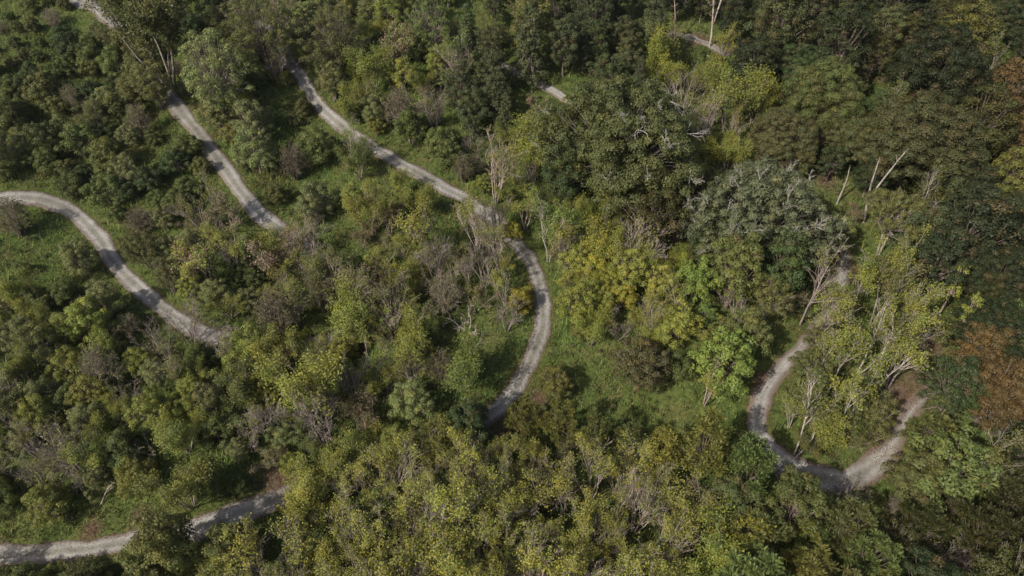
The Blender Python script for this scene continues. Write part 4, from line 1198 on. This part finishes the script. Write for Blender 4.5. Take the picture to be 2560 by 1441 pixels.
if __import__('os').environ.get('DBG'):
    for k_, l_ in SPECIES.items():
        tot = sum(len(p_['wood'].polygons) * 2 + (len(p_['crown'].polygons) * 2 if p_['crown'] else 0) + sum(len(q_.polygons) * 2 for q_ in p_['dead']) for p_ in l_)
        print(tot, k_, [(round(p_['R'], 2), round(p_['hc'], 2), len(p_['wood'].polygons), len(p_['crown'].polygons) if p_['crown'] else 0) for p_ in l_])

# ---------------------------------------------------------------- ground cover
HUE = dict(G=[(0.055, 0.090, 0.018), (0.075, 0.100, 0.022), (0.09, 0.095, 0.028)], W=[(0.075, 0.080, 0.022), (0.12, 0.105, 0.025), (0.085, 0.07, 0.03), (0.055, 0.075, 0.022)])
rng = np.random.default_rng(77)


def scatter(density_fn, n):
    px = rng.uniform(-120, 2680, n)
    py = rng.uniform(-80, 1520, n)
    # uniform over the ground: draw in plan view over the visible wedge
    y = rng.uniform(22, 128, n)
    x = rng.uniform(-1, 1, n) * (12 + 0.86 * (y + 22))
    z = ground_z(x, y)
    a, b, d = project(x, y, z)
    ok = (a > -140) & (a < 2700) & (b > -90) & (b < 1560)
    x, y, a, b = x[ok], y[ok], a[ok], b[ok]
    return x, y, a, b


CE = np.array([[ord(ch) for ch in row] for row in CELLS])


def cells_of(a, b):
    return CE[np.clip((b // 80).astype(int), 0, 17), np.clip((a // 80).astype(int), 0, 31)]


def patch_noise(x, y, s, seed):
    r_ = np.random.default_rng(seed)
    v_ = np.zeros(len(x))
    for i in range(6):
        th = r_.uniform(0, 6.28)
        fr = s * r_.uniform(0.5, 2.0)
        v_ += np.sin(fr * (math.cos(th) * x + math.sin(th) * y) + r_.uniform(0, 6.28))
    return v_ / 6


def hue_attr(me, colr):
    at = me.attributes.new('hue', 'FLOAT_COLOR', 'FACE')
    c4 = np.ones((len(colr), 4), np.float32)
    c4[:, :3] = colr
    at.data.foreach_set('color', c4.ravel())


# grass blades in loose tufts
x, y, a, b = scatter(None, 520000)
ce = cells_of(a + rng.normal(0, 25, len(a)), b + rng.normal(0, 25, len(b)))
isG = (ce == ord('G')) | (ce == ord('P'))
isW = ce == ord('W')
gap = path_gap(x, y)
ln = patch_noise(x, y, 0.9, 3)
keep = (gap > 0.02 + 0.22 * rng.random(len(x)) ** 2) & (rng.random(len(x)) < np.where(isG, 0.95, np.where(isW, 0.8, 0.5))) & (rng.random(len(x)) > litter_at(x, y) * 1.1)
x, y, isG, isW, ln, gap = x[keep], y[keep], isG[keep], isW[keep], ln[keep], gap[keep]
n = len(x)
hgt = np.where(isG, 0.36, 0.5) * rng.uniform(0.5, 1.4, n) * (1 + 0.5 * ln) * (0.75 + 1.1 * np.clip(patch_noise(x, y, 2.6, 14) * 2.2, 0, 1))
hgt *= np.clip(0.35 + gap / 1.2, 0.35, 1.0)
az = rng.uniform(0, 6.283, n)
leanv = rng.uniform(0.25, 0.9, n)
wdt = rng.uniform(0.03, 0.075, n)
z = ground_z(x, y) - 0.03
P0 = np.stack([x, y, z], 1)
side = np.stack([-np.sin(az), np.cos(az), np.zeros(n)], 1) * wdt[:, None]
tip = P0 + np.stack([np.cos(az) * leanv * hgt, np.sin(az) * leanv * hgt, hgt], 1)
V = np.stack([P0 - side, P0 + side, tip], 1).reshape(-1, 3)
me = np_mesh('grass', V, np.arange(n * 3).reshape(-1, 3), BLADES, 3)
pn = patch_noise(x, y, 0.35, 9)
pf = patch_noise(x, y, 1.6, 10)
green = np.array([0.112, 0.185, 0.042])
olive = np.array([0.160, 0.172, 0.052])
straw = np.array([0.17, 0.135, 0.06])
t1 = np.clip(0.5 + 0.9 * pn + 0.4 * pf, 0, 1)[:, None]
colr = green * (1 - t1) + olive * t1
es = np.clip(1.0 - gap / 1.4, 0, 1)[:, None] * np.clip(0.5 + pf, 0, 1)[:, None]
colr = colr * (1 - 0.55 * es) + straw * 0.55 * es
colr = np.where((rng.random(n) < 0.06)[:, None], straw, colr)
colr = colr * rng.uniform(0.7, 1.3, (n, 1))
hue_attr(me, colr)
o = link('grass', me)
o['kind'] = 'stuff'
o['label'] = 'long green and straw-tipped grass over the slope'

# leafy weeds and brambles under and between the trees
x, y, a, b = scatter(None, 26000)
ce = cells_of(a, b)
gap = path_gap(x, y)
isG = (ce == ord('G')) | (ce == ord('P'))
isW = (ce == ord('W')) | (ce == ord('D'))
keep = (gap > 0.45) & (rng.random(len(x)) < np.where(isG, 0.3, np.where(isW, 1.0, 0.6))) & (litter_at(x, y) < 0.4)
x, y, isG, isW, a, b = x[keep], y[keep], isG[keep], isW[keep], a[keep], b[keep]
n = len(x)
per = 22
big = np.where(isW, rng.uniform(0.35, 0.8, n), rng.uniform(0.25, 0.6, n))
pn = patch_noise(x, y, 0.3, 21)
pal = np.array([(0.055, 0.085, 0.022), (0.085, 0.095, 0.026), (0.115, 0.095, 0.026), (0.10, 0.075, 0.042), (0.05, 0.078, 0.035)])
ci = np.clip(((pn + 0.9) / 1.8 * 5 + rng.normal(0, 0.8, n)).astype(int), 0, 4)
cc = pal[ci] * rng.uniform(0.75, 1.25, (n, 1))
d = unit(rng.normal(size=(n, per, 3)) + np.array([0, 0, 0.7]))
d[:, :, 2] = np.abs(d[:, :, 2])
ctr = np.stack([x, y, ground_z(x, y) + 0.1], 1)[:, None] + d * (big[:, None] * rng.uniform(0.5, 1.05, (n, per)))[:, :, None] * np.array([1, 1, 1.15])
ctr = ctr.reshape(-1, 3)
nn = unit(d.reshape(-1, 3) + rng.normal(0, 0.5, (n * per, 3)))
u = unit(np.cross(nn, rng.normal(size=nn.shape)))
w = np.cross(nn, u)
L = rng.uniform(0.11, 0.24, (len(ctr), 1))
W = L * rng.uniform(0.5, 0.8, (len(ctr), 1))
V = np.stack([ctr - u * L / 2, ctr + w * W / 2, ctr + u * L / 2, ctr - w * W / 2], 1).reshape(-1, 3)
me = np_mesh('undergrowth', V, np.arange(len(ctr) * 4).reshape(-1, 4), BLADES, 4)
cl = np.repeat(cc, per, 0) * rng.uniform(0.7, 1.3, (len(ctr), 1))
gold = (rng.random(len(ctr)) < 0.10) & np.repeat(isW, per)
cl[gold] = np.array([0.24, 0.17, 0.03])
hue_attr(me, cl)
o = link('undergrowth', me)
o['kind'] = 'stuff'
o['label'] = 'tangled weeds and brambles beneath the trees'

# fallen leaves along the path edges and under the oaks
LP = []
for key, wid, c3 in PATH_LINES:
    xy = c3[:, :2]
    m_ = 9000 if key != 'short' else 1500
    i = rng.integers(0, len(xy) - 1, m_)
    t_ = rng.random(m_)[:, None]
    p = xy[i] * (1 - t_) + xy[i + 1] * t_
    tg = unit(xy[i + 1] - xy[i])
    nr = np.stack([-tg[:, 1], tg[:, 0]], 1)
    sgn = np.where(rng.random(m_) < 0.5, -1, 1)
    off = np.where(rng.random(m_) < 0.82, wid / 2 + rng.normal(0.0, 0.22, m_), rng.uniform(0, wid / 2, m_))
    LP.append(p + nr * (off * sgn)[:, None])
for cxy, r_ in LIT:
    m_ = int(500 * r_)
    LP.append(cxy + rng.normal(0, r_ * 0.6, (m_, 2)))
LP = np.concatenate(LP)
n = len(LP)
ctr = np.stack([LP[:, 0], LP[:, 1], ground_z(LP[:, 0], LP[:, 1]) + 0.10 + 0.03 * rng.random(n)], 1)
nn = unit(np.array([0, 0, 1.0]) + rng.normal(0, 0.3, (n, 3)))
u = unit(np.cross(nn, rng.normal(size=nn.shape)))
w = np.cross(nn, u)
L = rng.uniform(0.06, 0.15, (n, 1))
V = np.stack([ctr - u * L / 2, ctr + w * L * 0.35, ctr + u * L / 2, ctr - w * L * 0.35], 1).reshape(-1, 3)
me = np_mesh('fallen_leaves', V, np.arange(n * 4).reshape(-1, 4), BLADES, 4)
pal = np.array([(0.17, 0.10, 0.065), (0.12, 0.07, 0.045), (0.22, 0.13, 0.07), (0.15, 0.075, 0.05)])
hue_attr(me, pal[rng.integers(0, 4, n)] * rng.uniform(0.7, 1.3, (n, 1)))
o = link('fallen_leaves', me)
o['kind'] = 'stuff'
o['label'] = 'brown fallen leaves along the path edges'

# ---------------------------------------------------------------- thin haze in the autumn air
HX0, HX1, HY0, HY1 = -1520, 1520, -620, 1820
HZ0 = float(GZ.min()) - 1.0
HZ1 = max(float(GZ.max()) + 16.0, CAM_H + 4.0)
hv = np.array([(x_, y_, z_) for z_ in (HZ0, HZ1) for x_, y_ in ((HX0, HY0), (HX1, HY0), (HX1, HY1), (HX0, HY1))], float)
hf = np.array([(3, 2, 1, 0), (4, 5, 6, 7), (0, 1, 5, 4), (1, 2, 6, 5), (2, 3, 7, 6), (3, 0, 4, 7)])
hm, hn, hl = mat('haze_air')
h_out = hn.new('ShaderNodeOutputMaterial')
h_vol = hn.new('ShaderNodeVolumePrincipled')
h_vol.inputs['Color'].default_value = (0.92, 0.94, 0.97, 1)
h_vol.inputs['Density'].default_value = 0.00006
h_vol.inputs['Anisotropy'].default_value = 0.2
hl.new(h_vol.outputs[0], h_out.inputs['Volume'])
o = link('haze', np_mesh('haze', hv, hf, hm, 4))
o['kind'] = 'stuff'
o['label'] = 'thin pale haze in the air over the slope'
